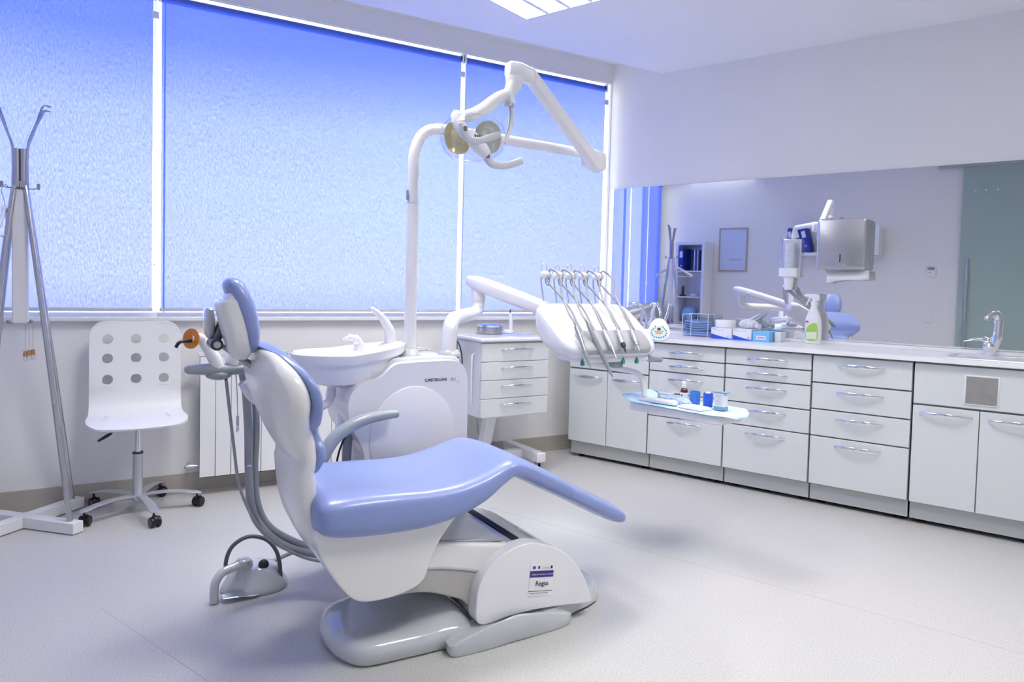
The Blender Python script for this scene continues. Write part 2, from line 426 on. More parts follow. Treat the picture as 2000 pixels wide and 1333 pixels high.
# ------------------------------------------------------------------ ceiling fixtures
def fixture(s0, e0, label):
    M = W2 @ Matrix.Translation((s0, e0, 0))
    p = M @ Vector((.3, .3, CZ))
    t = thing('ceiling_light', label, 'light fixture', tuple(p), A2, 'square louvred ceiling lights')
    L = .6
    m1 = MB(M)
    m1.box((0, 0, CZ+.085), (L, L, CZ+.095))
    for q in (((0, 0), (L, .012)), ((0, L-.012), (L, L)), ((0, .012), (.012, L-.012)), ((L-.012, .012), (L, L-.012))):
        m1.box((*q[0], CZ-.004), (*q[1], CZ+.085))
    obj('housing', m1, WHITE, t, smooth=False)
    for i in range(1, 4):
        m1 = MB(M); x = .012+(L-.024)*i/4
        m1.prism([(x-.012, CZ), (x+.012, CZ), (x+.004, CZ+.045), (x-.004, CZ+.045)], .012, L-.012, 'y'); obj('reflector_bar', m1, mat('louvre_aluminium', (.85, .86, .88), .25), t, smooth=False)
    for j in range(1, 7):
        m1 = MB(M); y = .012+(L-.024)*j/7
        m1.box((.012, y-.0015, CZ), (L-.012, y+.0015, CZ+.04)); obj('louvre_blade', m1, mat('louvre_aluminium', (.85, .86, .88), .25), t, smooth=False)
    for i in range(4):
        m1 = MB(M); x = .012+(L-.024)*(i+.5)/4
        m1.cyl((x, .03, CZ+.062), (x, L-.03, CZ+.062), .008, n=12)
        obj('fluorescent_tube', m1, mat('tube_glow', (1, 1, 1), .5, emit=(1., .97, .93), estr=9.), t)
    ld = bpy.data.lights.new('fixture_light', 'AREA'); ld.shape = 'SQUARE'; ld.size = .56; ld.spread = math.radians(152); ld.energy = LAMP_W; ld.color = (1., .965, .92)
    lo = bpy.data.objects.new('fixture_light', ld); link(lo); lo.parent = t
    lo.matrix_local = MW[t].inverted() @ M @ Matrix.Translation((.3, .3, CZ+.046))
    return t
fixture(LS[0], LE[0], 'louvred ceiling light, its corner showing at the top of the picture')
fixture(LS[1], LE[0], 'louvred ceiling light over the drawers')
fixture(LS[0], LE[1], 'louvred ceiling light over the back of the dental chair')
fixture(LS[1], LE[1], 'louvred ceiling light near the glass door')

# ================================================================== DENTAL CHAIR
YC = 2.215
def loft_x(rows, n=32, e=2.6, dish=None, k=6):
    """rows: x, z bottom, z top, half width, dish depth -> slices across x"""
    R = []
    for x, zb, zt, w, di in interp_rows(rows, k):
        zc, h = (zb+zt)/2, (zt-zb)/2; r = []
        for a, b in sell(w, h, n, e):
            z = zc+b
            if b > 0: z -= di*(1-(a/w)**2)**1.5
            r.append((x, YC+a, z))
        R.append(r)
    m = MB(); m.rings(R); return m
chair = thing('dental_chair', 'blue upholstered dental chair on a white and grey floor base', 'dental chair', (1.15, YC, 0))
rows = [(.545, .480, .515, .16, 0), (.550, .450, .540, .215, 0), (.568, .430, .556, .240, .004), (.61, .416, .565, .250, .016), (.69, .406, .569, .252, .030), (.80, .402, .567, .252, .040),
        (.90, .406, .561, .252, .036), (1.00, .424, .563, .249, .026), (1.09, .458, .579, .243, .014), (1.17, .510, .600, .232, .004),
        (1.215, .528, .602, .225, 0), (1.27, .508, .586, .217, 0), (1.36, .462, .542, .21, 0), (1.45, .416, .494, .206, 0)]
obj('seat_cushion', loft_x(rows, e=3.5, n=44), BLUE, chair)
rows = [(1.452, .415, .492, .205, 0), (1.54, .370, .444, .20, 0), (1.62, .327, .403, .194, 0), (1.675, .299, .375, .19, 0), (1.704, .288, .358, .186, 0), (1.720, .292, .344, .18, 0), (1.726, .306, .330, .17, 0)]
obj('leg_cushion', loft_x(rows, e=3.2), BLUE, chair)
# backrest: slices across z; x back / x front at the centre, half width
def loft_z(rows, n=36, e=2.3, yc=YC, k=6, curve=0.):
    """rows: z, x back, x front, half width; curve bends the edges forward"""
    R = []
    for z, xb, xf, w in interp_rows(rows, k):
        xc, h = (xb+xf)/2, (xf-xb)/2
        R.append([(xc-b + curve*(a/.27)**2, yc+a, z) for a, b in sell(w, h, n, e)])
    m = MB(); m.rings(R); return m
bw = [(.985, .09), (.975, .15), (.955, .20), (.92, .245), (.88, .268), (.84, .274), (.80, .262), (.77, .225), (.745, .175), (.715, .165), (.69, .178), (.66, .182), (.64, .172), (.615, .155)]
def xfm(z):   # front of cushion against height
    t = [(.60, .572), (.66, .592), (.70, .588), (.745, .567), (.80, .552), (.84, .550), (.88, .540), (.92, .516), (.95, .496), (.99, .458)]
    for (a, x0), (b, x1) in zip(t, t[1:]):
        if z <= b: return x0+(x1-x0)*max(0, (z-a)/(b-a))
    return t[-1][1]
def xbk(z):
    t = [(.60, .530), (.66, .497), (.70, .475), (.745, .452), (.80, .430), (.84, .417), (.90, .397), (.95, .392), (.99, .405)]
    for (a, x0), (b, x1) in zip(t, t[1:]):
        if z <= b: return x0+(x1-x0)*max(0, (z-a)/(b-a))
    return t[-1][1]
rows = [(.990, xfm(.990)-.026, xfm(.990)-.012, .05)]+[(z, xfm(z)-.055, xfm(z)-(.004 if z > .93 else 0), w*.985) for z, w in bw]+[(.602, .535, .56, .12)]
obj('backrest_cushion', loft_z(rows, e=3.0, curve=.014), BLUE, chair)
# lower shell: sweeps down and forward under the seat
def sweep_xz(rows, yc=YC, n=28, e=2.8, k=5, curve=0.):
    rr = interp_rows(rows, k); R = []
    for i, (x, z, w, h) in enumerate(rr):
        a = rr[max(i-1, 0)]; b = rr[min(i+1, len(rr)-1)]
        t = Vector((b[0]-a[0], 0, b[1]-a[1])).normalized(); nn = Vector((t.z, 0, -t.x))
        R.append([tuple(Vector((x+(curve*(p/.27)**2 if z > .62 else 0), yc+p, z))+nn*q) for p, q in sell(w, h, n, e)])
    m = MB(); m.rings(R); return m
bs = [(.985, .05), (.977, .13), (.958, .19), (.92, .242), (.88, .266), (.84, .272), (.80, .258), (.77, .232), (.745, .208), (.715, .192), (.69, .184), (.66, .178)]
path = [((xbk(z)+xfm(z)-.022)/2, z-.002, w, (xfm(z)-.022-xbk(z))/2*(1 if z < .95 else .8)) for z, w in bs]
path += [(.531, .62, .170, .038), (.536, .57, .160, .040), (.547, .50, .158, .041), (.573, .435, .165, .042), (.612, .385, .172, .042), (.662, .352, .170, .038), (.70, .342, .155, .022)]
obj('backrest_shell', sweep_xz(path, e=3.0, n=40, curve=.012), SHELL, chair)
# headrest
rows = [(1.183, .338, .350, .02), (1.178, .325, .362, .05), (1.16, .318, .378, .070), (1.12, .330, .398, .083), (1.07, .345, .412, .086), (1.02, .362, .418, .080), (.985, .372, .415, .066), (.965, .385, .405, .035)]
obj('headrest_cushion', loft_z(rows, e=2.4, yc=2.195), BLUE, chair)
rows = [(1.160, .324, .350, .045), (1.14, .326, .362, .066), (1.122, .316, .372, .076), (1.108, .300, .378, .081), (1.06, .310, .388, .084), (1.01, .322, .392, .079), (.97, .335, .395, .064), (.945, .35, .385, .035)]
obj('headrest_shell', loft_z(rows, e=3.6, yc=2.20), SHELL, chair)
DARKM = mat('dark_bracket_metal', (.085, .08, .078), .32, metal=.6)
for yy in (2.245, 2.295):
    mb = MB(); mb.tube([(.345, yy, 1.11), (.328, yy, 1.05), (.308, yy, .985)], [.007, .009, .011], 10, flat=1.3); obj('headrest_arm', mb, DARKM, chair)
mb = MB(); mb.cyl((.308, 2.225, .985), (.308, 2.31, .985), .018, n=20); mb.cyl((.326, 2.24, 1.045), (.326, 2.30, 1.045), .006); obj('headrest_pivot', mb, DARKM, chair)
mb = MB(); mb.cyl((.308, 2.218, .985), (.308, 2.225, .985), .010); obj('pivot_cap', mb, SATIN, chair)
mb = MB(); mb.tube([(.316, 2.24, .985), (.365, 2.23, .950), (.42, 2.21, .91)], [.006, .009, .012], 10); obj('headrest_stem', mb, DSTEEL, chair)
R = []
for z, w, t_ in ((1.09, .020, .010), (1.085, .026, .014), (1.05, .032, .016), (1.01, .030, .014), (.998, .02, .008)):
    R.append([(.300-.02*(z-1.05)+q, 2.33+p, z) for p, q in sell(w+.012, t_, 20, 3)])
mb = MB(); mb.rings(R); obj('headrest_lever', mb, LGREY, chair)
# armrest on the far side
mb = MB(); P = spline([(.672, 2.50, .47), (.700, 2.50, .545), (.742, 2.50, .612), (.80, 2.50, .652), (.86, 2.50, .675), (.92, 2.50, .684), (.985, 2.50, .687)], 5)
R = []
rr = [.026, .027, .026, .025, .024, .022, .017]
for i, p in enumerate(P):
    a = Vector(P[max(i-1, 0)]); b = Vector(P[min(i+1, len(P)-1)]); t_ = (b-a).normalized(); nn = Vector((-t_.z, 0, t_.x))
    j = i/5; r0 = rr[int(j)]+(rr[min(int(j)+1, 6)]-rr[int(j)])*(j-int(j))
    R.append([tuple(Vector(p)+Vector((0, q*1.2, 0))+nn*w_*.85) for q, w_ in sell(r0, r0, 18, 2.4)])
mb.rings(R); obj('armrest', mb, GREY, chair, bevel=.005)
# white body under the seat
prof = spline([(.552, .425), (.566, .375), (.592, .325), (.625, .275), (.660, .236), (.700, .218), (.760, .214), (.815, .219), (.866, .233), (.893, .255), (.906, .290), (.922, .330), (.948, .375), (.985, .420), (1.0, .45), (.80, .46), (.60, .47), (.56, .46)], 4, True)
mb = MB(); mb.prism(prof, YC-.205, YC+.205); obj('seat_support', mb, SHELL, chair, bevel=.028, seg=4)
# lifting arm
prof = [(.86, .345), (.95, .349), (1.04, .334), (1.13, .318), (1.22, .300), (1.30, .28), (1.30, .20), (1.10, .222), (1.04, .240), (.97, .257), (.90, .268), (.80, .28)]
mb = MB(); mb.prism(prof, YC-.180, YC+.180); obj('lifting_arm', mb, SHELL, chair, bevel=.012, seg=3)
prof = spline([(.74, .285), (.90, .270), (1.03, .243), (1.12, .214), (1.2, .18), (1.2, .10), (1.085, .110), (1.04, .142), (1.00, .160), (.93, .188), (.86, .201), (.78, .203), (.74, .21)], 3, True)
mb = MB(); mb.prism(prof, YC-.175, YC+.175); obj('arm_underside', mb, mat('warm_grey_plastic', (.44, .43, .41), .35, coat=.2), chair, bevel=.006)
mb = MB(); mb.prism([(.88, .349), (.95, .353), (1.04, .340), (1.13, .328), (1.20, .322), (1.20, .31), (.88, .335)], YC-.165, YC+.165); obj('arm_top_cover', mb, CLEARBK, chair, bevel=.006)
# hump of the base
hump = spline([(1.072, .085), (1.070, .145), (1.076, .190), (1.098, .233), (1.143, .276), (1.205, .303), (1.262, .310), (1.32, .299), (1.40, .262), (1.46, .210), (1.505, .145), (1.535, .072), (1.528, .052), (1.44, .062), (1.37, .069), (1.29, .074), (1.20, .074), (1.107, .065)], 4, True)
mb = MB(); mb.prism(hump, YC-.222, YC-.165); obj('base_side_cover', mb, WHITE, chair, bevel=.024, seg=5)
hs = [(1.27+(x-1.27)*.985, .05+(z-.05)*.985) for x, z in hump]
mb = MB(); mb.prism(hs, YC-.165, YC+.222); obj('base_housing', mb, mat('glossy_grey_housing', (.50, .51, .53), .14, coat=.7), chair, bevel=.012, seg=3)
mb = MB(); mb.prism([(1.236, .3085), (1.262, .3105), (1.262, .3025), (1.236, .300)], YC-.16, YC+.20); obj('housing_slot', mb, GAP, chair, smooth=False)
# floor plates
def plate(outl, z0, prof, name, m_):
    """outline swept up with a rounded edge: prof = list of (inset, z)"""
    P = [Vector((x, y)) for x, y in outl]; c = sum(P, Vector((0, 0)))/len(P); R = []
    for ins, z in prof:
        r = []
        for i, p in enumerate(P):
            t_ = (P[(i+1) % len(P)]-P[i-1]).normalized(); nn = Vector((-t_.y, t_.x))
            q = p+(c-p).normalized()*min(ins, (c-p).length*.9)
            zz = z(q.x, q.y) if callable(z) else z
            r.append((q.x, q.y, z0+zz))
        R.append(r)
    m1 = MB(); m1.rings(R); return obj(name, m1, m_, chair)
outl = spline([(.632, 2.22), (.645, 2.12), (.70, 2.035), (.82, 2.018), (.96, 2.014), (1.08, 2.02), (1.10, 2.2), (1.08, 2.41), (.95, 2.416), (.80, 2.41), (.70, 2.39), (.645, 2.31)], 5, True)
zt = lambda x, y: .072+.085*max(0, (x-.80)/.28)**1.6*max(0, 1-((y-YC)/.20)**4)
plate(outl, .0, [(.010, .005), (.002, .020), (0, .040), (.004, .054), (.012, .064), (.024, .070), (.040, lambda x, y: .072+.25*(zt(x, y)-.072)), (.075, lambda x, y: .072+.75*(zt(x, y)-.072)), (.12, zt), (.17, zt)], 'base_plate', LGREY)
outl = spline([(.965, 1.978), (1.00, 1.958), (1.15, 1.955), (1.35, 1.962), (1.43, 1.975), (1.445, 2.00), (1.40, 2.03), (1.2, 2.04), (1.0, 2.035)], 4, True)
zf = lambda s_: (lambda x, y: .030+s_*.055*max(0., math.sin(PI*min(1, max(0, (x-.94)/.52)))))
plate(outl, .0, [(.006, .002), (0, .012), (.0, zf(.75)), (.008, zf(.95)), (.02, zf(1.))], 'stabiliser_foot', LGREY)
outl = spline([(1.30, 2.01), (1.50, 2.03), (1.62, 2.07), (1.668, 2.14), (1.675, 2.22), (1.66, 2.31), (1.60, 2.38), (1.5, 2.41), (1.30, 2.42)], 5, True)
zr = lambda s_: (lambda x, y: .02+s_*(.045 if x < 1.5 else max(.012, .045-.0*(x-1.5)/.17)))
plate(outl, .0, [(.008, .004), (0, .012), (.0, zr(.5)), (.012, zr(.9)), (.03, zr(1.))], 'base_rear_plate', LGREY)
# funding sticker on the side cover
mb = MB(); ys = YC-.2235
a, b, c_, d_ = (1.274, .238), (1.370, .224), (1.365, .112), (1.266, .128)
mb._add([(p[0], ys, p[1]) for p in (a, b, c_, d_)]+[(p[0], ys+.0012, p[1]) for p in (a, b, c_, d_)], [(0, 1, 2, 3), (7, 6, 5, 4), (0, 4, 5, 1), (1, 5, 6, 2), (2, 6, 7, 3), (3, 7, 4, 0)])
stk = obj('sticker', mb, PAPER, chair, smooth=False, label='white paper sticker with a purple band')
rv = Vector((b[0]-a[0], 0, b[1]-a[1])).normalized(); uv = Vector((a[0]-d_[0], 0, a[1]-d_[1])).normalized()
def onstk(s, t): p = Vector((a[0], ys-.0006, a[1]))+rv*(.097*s)-uv*(.111*t); return p
m1 = MB(); q = [onstk(.0, .22), onstk(1, .22), onstk(1, .42), onstk(0, .42)]; m1._add([tuple(v) for v in q]+[tuple(v+Vector((0, .0005, 0))) for v in q], [(0, 1, 2, 3), (7, 6, 5, 4), (0, 4, 5, 1), (1, 5, 6, 2), (2, 6, 7, 3), (3, 7, 4, 0)]); obj('band', m1, INKP, stk, smooth=False)
def slbl(s, t, txt, size, m_, bold=0.): text('lettering', txt, size, m_, stk, face_mat(onstk(s, t)-Vector((0, .0005, 0)), rv, uv), .0002, bold=bold)
slbl(.26, .68, 'Regio', .0235, INK, .0001); slbl(.08, .345, 'Echipament achizitionat cu finantare', .0062, PAPER);
slbl(.05, .92, 'Programul Operational Regional', .0058, INKG); slbl(.50, .155, 'GUVERNUL', .006, INKG)
for s0, s1, mm in ((.10, .22, BLUEINK), (.33, .40, INK), (.86, .94, INK)):
    m1 = MB(); q = [onstk(s0, .07), onstk(s1, .07), onstk(s1, .16), onstk(s0, .16)]; m1._add([tuple(v) for v in q]+[tuple(v+Vector((0, .0005, 0))) for v in q], [(0, 1, 2, 3), (7, 6, 5, 4), (0, 4, 5, 1), (1, 5, 6, 2), (2, 6, 7, 3), (3, 7, 4, 0)]); obj('emblem', m1, mm, stk, smooth=False)
m1 = MB(); q = [onstk(0, .84), onstk(1, .84), onstk(1, .855), onstk(0, .855)]; m1._add([tuple(v) for v in q]+[tuple(v+Vector((0, .0005, 0))) for v in q], [(0, 1, 2, 3), (7, 6, 5, 4)]); obj('rule', m1, INK, stk, smooth=False)

# ================================================================== TREATMENT UNIT
unit = thing('dental_unit', 'white dental treatment unit with spittoon bowl behind the chair', 'dental unit', (1.08, 2.70, 0))
prof = spline([(.812, .700), (.820, .752), (.848, .788), (.885, .800), (.935, .818), (.99, .862), (1.05, .870), (1.14, .873), (1.235, .873), (1.275, .862), (1.300, .828), (1.309, .77), (1.311, .60), (1.311, .36), (1.308, .12), (1.30, .09), (1.0, .09), (.90, .10), (.885, .30), (.880, .50), (.862, .57), (.828, .63)], 4, True)
mb = MB(); mb.prism(prof, 2.56, 2.86); obj('housing', mb, UNITW, unit, bevel=.034, seg=5, angle=50)
mb = MB(); mb.box((.92, 2.60, 0), (1.28, 2.83, .10)); obj('plinth', mb, LGREY, unit, bevel=.01)
# raised round panel on the front
mb = MB(); R = []
for rr_, y in ((.205, 2.562), (.203, 2.556), (.198, 2.553), (.05, 2.5525)):
    R.append([(1.075+rr_*.88*math.cos(2*PI*k/64), y, .575+rr_*math.sin(2*PI*k/64)) for k in range(64)])
mb.rings(R); obj('round_panel', mb, UNITW, unit)
fx = face_mat((1.118, 2.5585, .7935), (1, 0, 0), (0, 0, 1))
text('lettering', 'CASTELLINI', .0165, INK, unit, fx, .0005, sx=1.12, bold=.00015)
text('lettering', 'ELI', .0165, INKG, unit, face_mat((1.231, 2.5585, .7935), (1, 0, 0), (0, 0, 1)), .0005, sx=1.1)
text('lettering', '5', .010, INKG, unit, face_mat((1.262, 2.5585, .782), (1, 0, 0), (0, 0, 1)), .0005)
mb = MB(); mb.prism(spline([(.99, .86), (1.0, .876), (1.03, .884), (1.2, .886), (1.285, .880), (1.30, .855), (1.29, .84), (1.0, .84)], 3, True), 2.62, 2.78); obj('pole_bridge', mb, UNITW, unit, bevel=.012, seg=3)
# spittoon
cx, cy = .845, 2.70
def oval(c, rx, ry, z, n=40, tail=0.):
    o = []
    for k in range(n):
        a = 2*PI*k/n; x = rx*math.cos(a); y = ry*math.sin(a)
        if x > 0: x *= 1+tail
        o.append((c[0]+x, c[1]+y, z(x) if callable(z) else z))
    return o
mb = MB(); tl = lambda z, s_=.14: (lambda x: z+s_*max(0, x)**1.0*.9 if x > 0 else z)
R = [oval((.845, 2.71), .07, .06, .772), oval((.830, 2.71), .13, .11, .790, tail=.3), oval((.83, 2.71), .158, .125, .828, tail=.32), oval((.83, 2.71), .168, .132, tl(.862), tail=.34),
     oval((.83, 2.71), .170, .134, tl(.866), tail=.36), oval((.83, 2.71), .183, .146, tl(.868), tail=.36), oval((.83, 2.71), .190, .152, tl(.880), tail=.36), oval((.83, 2.71), .190, .152, tl(.902), tail=.36), oval((.83, 2.71), .183, .146, tl(.909), tail=.36),
     oval((.815, 2.71), .150, .118, .904), oval((.815, 2.71), .135, .105, .888), oval((.815, 2.71), .08, .065, .850), oval((.815, 2.71), .02, .02, .842)]
mb.rings(R); obj('spittoon_bowl', mb, UNITW, unit)
mb = MB(); R = [[(x, y, z) for x, y, z in oval((.925, 2.70), rx, ry, z)] for rx, ry, z in ((.115, .12, .60), (.105, .115, .70), (.088, .10, .750), (.074, .08, .768), (.080, .085, .782), (.10, .10, .81), (.13, .11, .84))]
mb.rings(R); obj('bowl_column', mb, UNITW, unit)
mb = MB(); mb.tube(spline([(.892, 2.70, .905), (.896, 2.70, .935), (.880, 2.695, .955), (.858, 2.69, .963), (.835, 2.688, .957)], 5), [.020]*6+[.017]*6+[.012]*5+[.008]*4, 16); obj('rinse_spout', mb, UNITW, unit)
mb = MB(); mb.cyl((.836, 2.688, .9575), (.828, 2.687, .9535), .004); obj('spout_nozzle', mb, SATIN, unit)
mb = MB(); P = spline([(1.055, 2.77, .925), (1.050, 2.77, .975), (1.030, 2.77, 1.015), (1.00, 2.77, 1.05), (.965, 2.77, 1.075)], 6); mb.tube(P, [.028-.019*(i/len(P))**.8 for i in range(len(P))], 18); obj('cup_filler_spout', mb, UNITW, unit)
mb = MB(); mb.cyl((.966, 2.77, 1.074), (.960, 2.77, 1.060), .005); obj('spout_nozzle', mb, SATIN, unit)
mb = MB(); mb.tube(spline([(.790, 2.71, .785), (.790, 2.70, .745), (.775, 2.69, .715), (.74, 2.67, .702), (.66, 2.63, .70), (.56, 2.57, .72), (.47, 2.53, .77), (.43, 2.51, .83)], 6), .0165, 16); obj('assistant_arm', mb, UNITW, unit)

# assistant's holder with suction hoses, polymerisation lamp
asst = thing('assistant_holder', 'grey bar holder with hoses and curing light behind the headrest', 'instrument holder', (.35, 2.50, 0))
P = [(.248, .008), (.256, .016), (.30, .020), (.345, .023), (.39, .021), (.425, .018), (.433, .012)]
mb = MB(); mb.rings([[(x, 2.50+a*1.4, .882-.03*(x-.25)+b) for a, b in sell(r, r*.9, 20, 2.4)] for x, r in P]); obj('holder_bar', mb, GREY, asst)
mb = MB(); mb.ball((.352, 2.50, .862), .042, (1, .9, .45)); obj('holder_bowl', mb, GREY, asst)
mb = MB(); mb.tube([(.350, 2.49, .885), (.338, 2.49, .915), (.318, 2.49, .950), (.300, 2.49, .978)], [.022, .021, .018, .016], 16); mb.tube([(.305, 2.49, .978), (.290, 2.49, .984), (.270, 2.49, .983)], [.018, .018, .013], 16)
cl = obj('curing_light', mb, UNITW, asst, label='white curing light handpiece')
m1 = MB(); m1.cyl((.268, 2.490, .983), (.2650, 2.4875, .9835), .033, n=36); o = obj('light_shield', m1, ORANGE, cl, label='orange round filter'); 
m1 = MB(); m1.tube(spline([(.272, 2.49, .975), (.245, 2.475, .977), (.228, 2.465, .972), (.219, 2.46, .958)], 4), .0055, 12); obj('light_guide', m1, BLACK, cl)
mb = MB(); mb.lathe([(.012, 0), (.020, .01), (.026, .03), (.024, .055), (.014, .075), (.006, .085)], (.395, 2.50, .885), 20); obj('suction_handle', mb, UNITW, asst)
mb = MB(); mb.lathe([(.014, 0), (.019, .01), (.022, .04), (.018, .07), (.008, .08)], (.432, 2.51, .885), 20); obj('suction_handle', mb, UNITW, asst)
mb = MB(); mb.tube(spline([(.334, 2.48, .95), (.336, 2.48, .90), (.340, 2.48, .88)], 4), .0035, 8); mb.tube([(.346, 2.475, .925), (.338, 2.475, .895)], .0022, 8); obj('saliva_ejector', mb, STEEL, asst)
def hose(pts, r, m_, par, name='hose'):
    m1 = MB(); m1.tube(spline(pts, 7), r, 12); return obj(name, m1, m_, par)
hose([(.430, 2.52, .87), (.452, 2.57, .78), (.470, 2.62, .62), (.478, 2.65, .49), (.490, 2.65, .345), (.540, 2.65, .255), (.615, 2.64, .190), (.70, 2.60, .165), (.80, 2.50, .16)], .0150, HOSE, asst)
hose([(.450, 2.52, .86), (.486, 2.60, .76), (.500, 2.64, .62), (.500, 2.66, .49), (.512, 2.66, .36), (.555, 2.66, .27), (.64, 2.65, .205), (.72, 2.60, .178), (.80, 2.50, .18)], .0125, HOSE, asst)
hose([(.375, 2.50, .845), (.395, 2.56, .74), (.418, 2.60, .59), (.440, 2.62, .45), (.480, 2.62, .34), (.525, 2.63, .27), (.60, 2.62, .195), (.69, 2.58, .150), (.80, 2.48, .15)], .0055, HOSE, asst)
hose([(.470, 2.60, .52), (.482, 2.62, .40), (.512, 2.64, .30), (.57, 2.66, .215), (.66, 2.66, .155), (.72, 2.64, .145), (.80, 2.52, .145)], .0085, HOSE, asst)
mb = MB(); mb.tube(spline([(.405, 2.49, .86), (.409, 2.49, .79), (.411, 2.49, .72)], 5), .0018, 6); mb.cyl((.411, 2.49, .72), (.411, 2.49, .69), .005); mb.tube([(.409, 2.49, .69), (.409, 2.49, .665)], .0018, 6); mb.tube([(.414, 2.49, .69), (.414, 2.49, .67)], .0018, 6)
obj('clip_chain', mb, STEEL, asst)
# grey hoses dropping under the unit
mb = MB(); mb.tube(spline([(.845, 2.66, .60), (.842, 2.67, .45), (.842, 2.68, .30), (.86, 2.68, .15), (.90, 2.68, .06)], 5), .018, 12); obj('supply_hose', mb, HOSE, unit)
mb = MB(); mb.tube(spline([(.835, 2.64, .60), (.805, 2.66, .50), (.795, 2.68, .30), (.82, 2.69, .15), (.90, 2.70, .05)], 5), .004, 8); obj('supply_hose', mb, BLACK, unit)

# ================================================================== OPERATING LAMP
lamp = thing('operating_lamp', 'white operating lamp on a tall curved pole above the chair', 'operating lamp', (1.105, 2.687, .886))
mb = MB(); mb.lathe([(.046, 0), (.046, .006), (.036, .020), (.030, .032), (.024, .034)], (1.105, 2.687, .880), 36); obj('pole_collar', mb, LGREY, lamp)
mb = MB(); mb.cyl((1.105, 2.687, .88), (1.105, 2.687, 1.502), .0245, n=36); obj('lower_pole', mb, UNITW, lamp)
P = spline([(1.105, 2.687, 1.505), (1.105, 2.687, 1.64), (1.110, 2.686, 1.715), (1.142, 2.682, 1.785), (1.205, 2.674, 1.812), (1.35, 2.658, 1.808), (1.65, 2.625, 1.795), (1.91, 2.597, 1.782)], 7)
mb = MB(); mb.tube(P, [.0225 if i < 28 else .0225-.002*(i-28)/20 for i in range(len(P))], 28); obj('curved_pole', mb, UNITW, lamp)
mb = MB(); mb.box((1.078, 2.672, 1.515), (1.0795, 2.690, 1.555)); o = obj('sticker', mb, mat('faded_blue_label', (.20, .25, .42), .5), lamp, smooth=False)
# elbow block
mb = MB(); prof = rrect(1.885, 1.715, 1.995, 1.800, .022); mb.prism([(x, z-.15*(x-1.94)) for x, z in prof], 2.568, 2.622); obj('elbow_joint', mb, UNITW, lamp, bevel=.008, seg=3)
# spring arm
def beam(a, b, w0, h0, w1, h1, side, name, m_, par, rounds=.3, k=3):
    a, b, side = Vector(a), Vector(b), Vector(side).normalized(); t_ = (b-a).normalized(); nn = t_.cross(side).normalized(); R = []
    for f, s_ in ((0, .72), (.015, .93), (.04, 1), (.96, 1), (.985, .93), (1, .72)):
        c = a.lerp(b, f); w = (w0+(w1-w0)*f)*s_; h = (h0+(h1-h0)*f)*s_
        R.append([tuple(c+side*x+nn*y) for x, y in sell(w/2, h/2, 24, 4.2)])
    m1 = MB(); m1.rings(R); return obj(name, m1, m_, par)
beam((1.955, 2.575, 1.715), (1.462, 2.415, 2.030), .046, .056, .05, .052, (-.30, .95, 0), 'spring_arm', UNITW, lamp)
mb = MB(); R = []
for x, s_ in ((1.372, .55), (1.376, .85), (1.385, 1), (1.43, 1.03), (1.475, .96), (1.490, .8), (1.497, .5)):
    R.append([(x, 2.412+a*.9, 2.018+b-.25*max(0, x-1.44)) for a, b in sell(.033*s_, .034*s_, 24, 3)])
mb.rings(R); obj('knee_joint', mb, UNITW, lamp)
mb = MB(); mb.cyl((1.405, 2.41, 1.996), (1.405, 2.41, 1.985), .034, n=28); mb.tube(spline([(1.405, 2.41, 1.988), (1.402, 2.408, 1.965), (1.385, 2.405, 1.935), (1.365, 2.402, 1.912)], 4), [.034, .034, .034, .033, .032, .031, .029, .027, .025, .024, .023, .022, .022], 20); obj('swivel_neck', mb, UNITW, lamp)
P = spline([(1.385, 2.40, 1.885), (1.372, 2.40, 1.915), (1.340, 2.40, 1.905), (1.300, 2.40, 1.876), (1.262, 2.40, 1.845), (1.215, 2.40, 1.818), (1.170, 2.40, 1.802), (1.150, 2.40, 1.795)], 5)
mb = MB(); mb.tube(P, [.020+.004*math.sin(PI*i/len(P)) for i in range(len(P))], 20); obj('yoke_arm', mb, UNITW, lamp)
P = spline([(1.378, 2.40, 1.895), (1.392, 2.405, 1.865), (1.395, 2.41, 1.82), (1.388, 2.415, 1.775), (1.368, 2.415, 1.74), (1.345, 2.41, 1.722)], 5)
mb = MB(); mb.tube(P, [.014-.006*i/len(P) for i in range(len(P))], 16, flat=.6); yh = obj('yoke_hoop', mb, UNITW, lamp)
m1 = MB(); m1.tube([(p[0]-.010, p[1]-.008, p[2]) for p in P[4:]], .0028, 8); obj('hoop_cable', m1, GREY, yh)
mb = MB(); mb.cyl((1.377, 2.395, 1.885), (1.377, 2.395, 1.872), .019, n=24); obj('hoop_collar', mb, SATIN, lamp)
# head: axis points down and towards the patient
ax = Vector((-.40, -.66, -.63)).normalized(); hc = Vector((1.225, 2.40, 1.735))
e1 = Vector((.93, -.25, .27)); e1 = (e1-ax*e1.dot(ax)).normalized(); e2 = ax.cross(e1)
HM = Matrix(((e1.x, e2.x, ax.x, hc.x), (e1.y, e2.y, ax.y, hc.y), (e1.z, e2.z, ax.z, hc.z), (0, 0, 0, 1)))
for sx_, mm, lb in ((1, YREFL, 'creamy white reflector wing'), (-1, mat('yellow_reflector', (.84, .74, .40), .15, metal=.4), 'yellowish reflector wing')):
    mb = MB(HM); R = []
    for z, rx, ry in ((-.046, .01, .01), (-.040, .026, .030), (-.028, .042, .055), (0, .050, .070), (.003, .047, .066), (-.024, .038, .050), (-.035, .022, .028), (-.041, .006, .006)):
        R.append([(sx_*.058+x, y, z) for x, y in sell(rx, ry, 32, 2.3)])
    mb.rings(R); obj('reflector', mb, mm, lamp, label=lb)
mb = MB(HM)
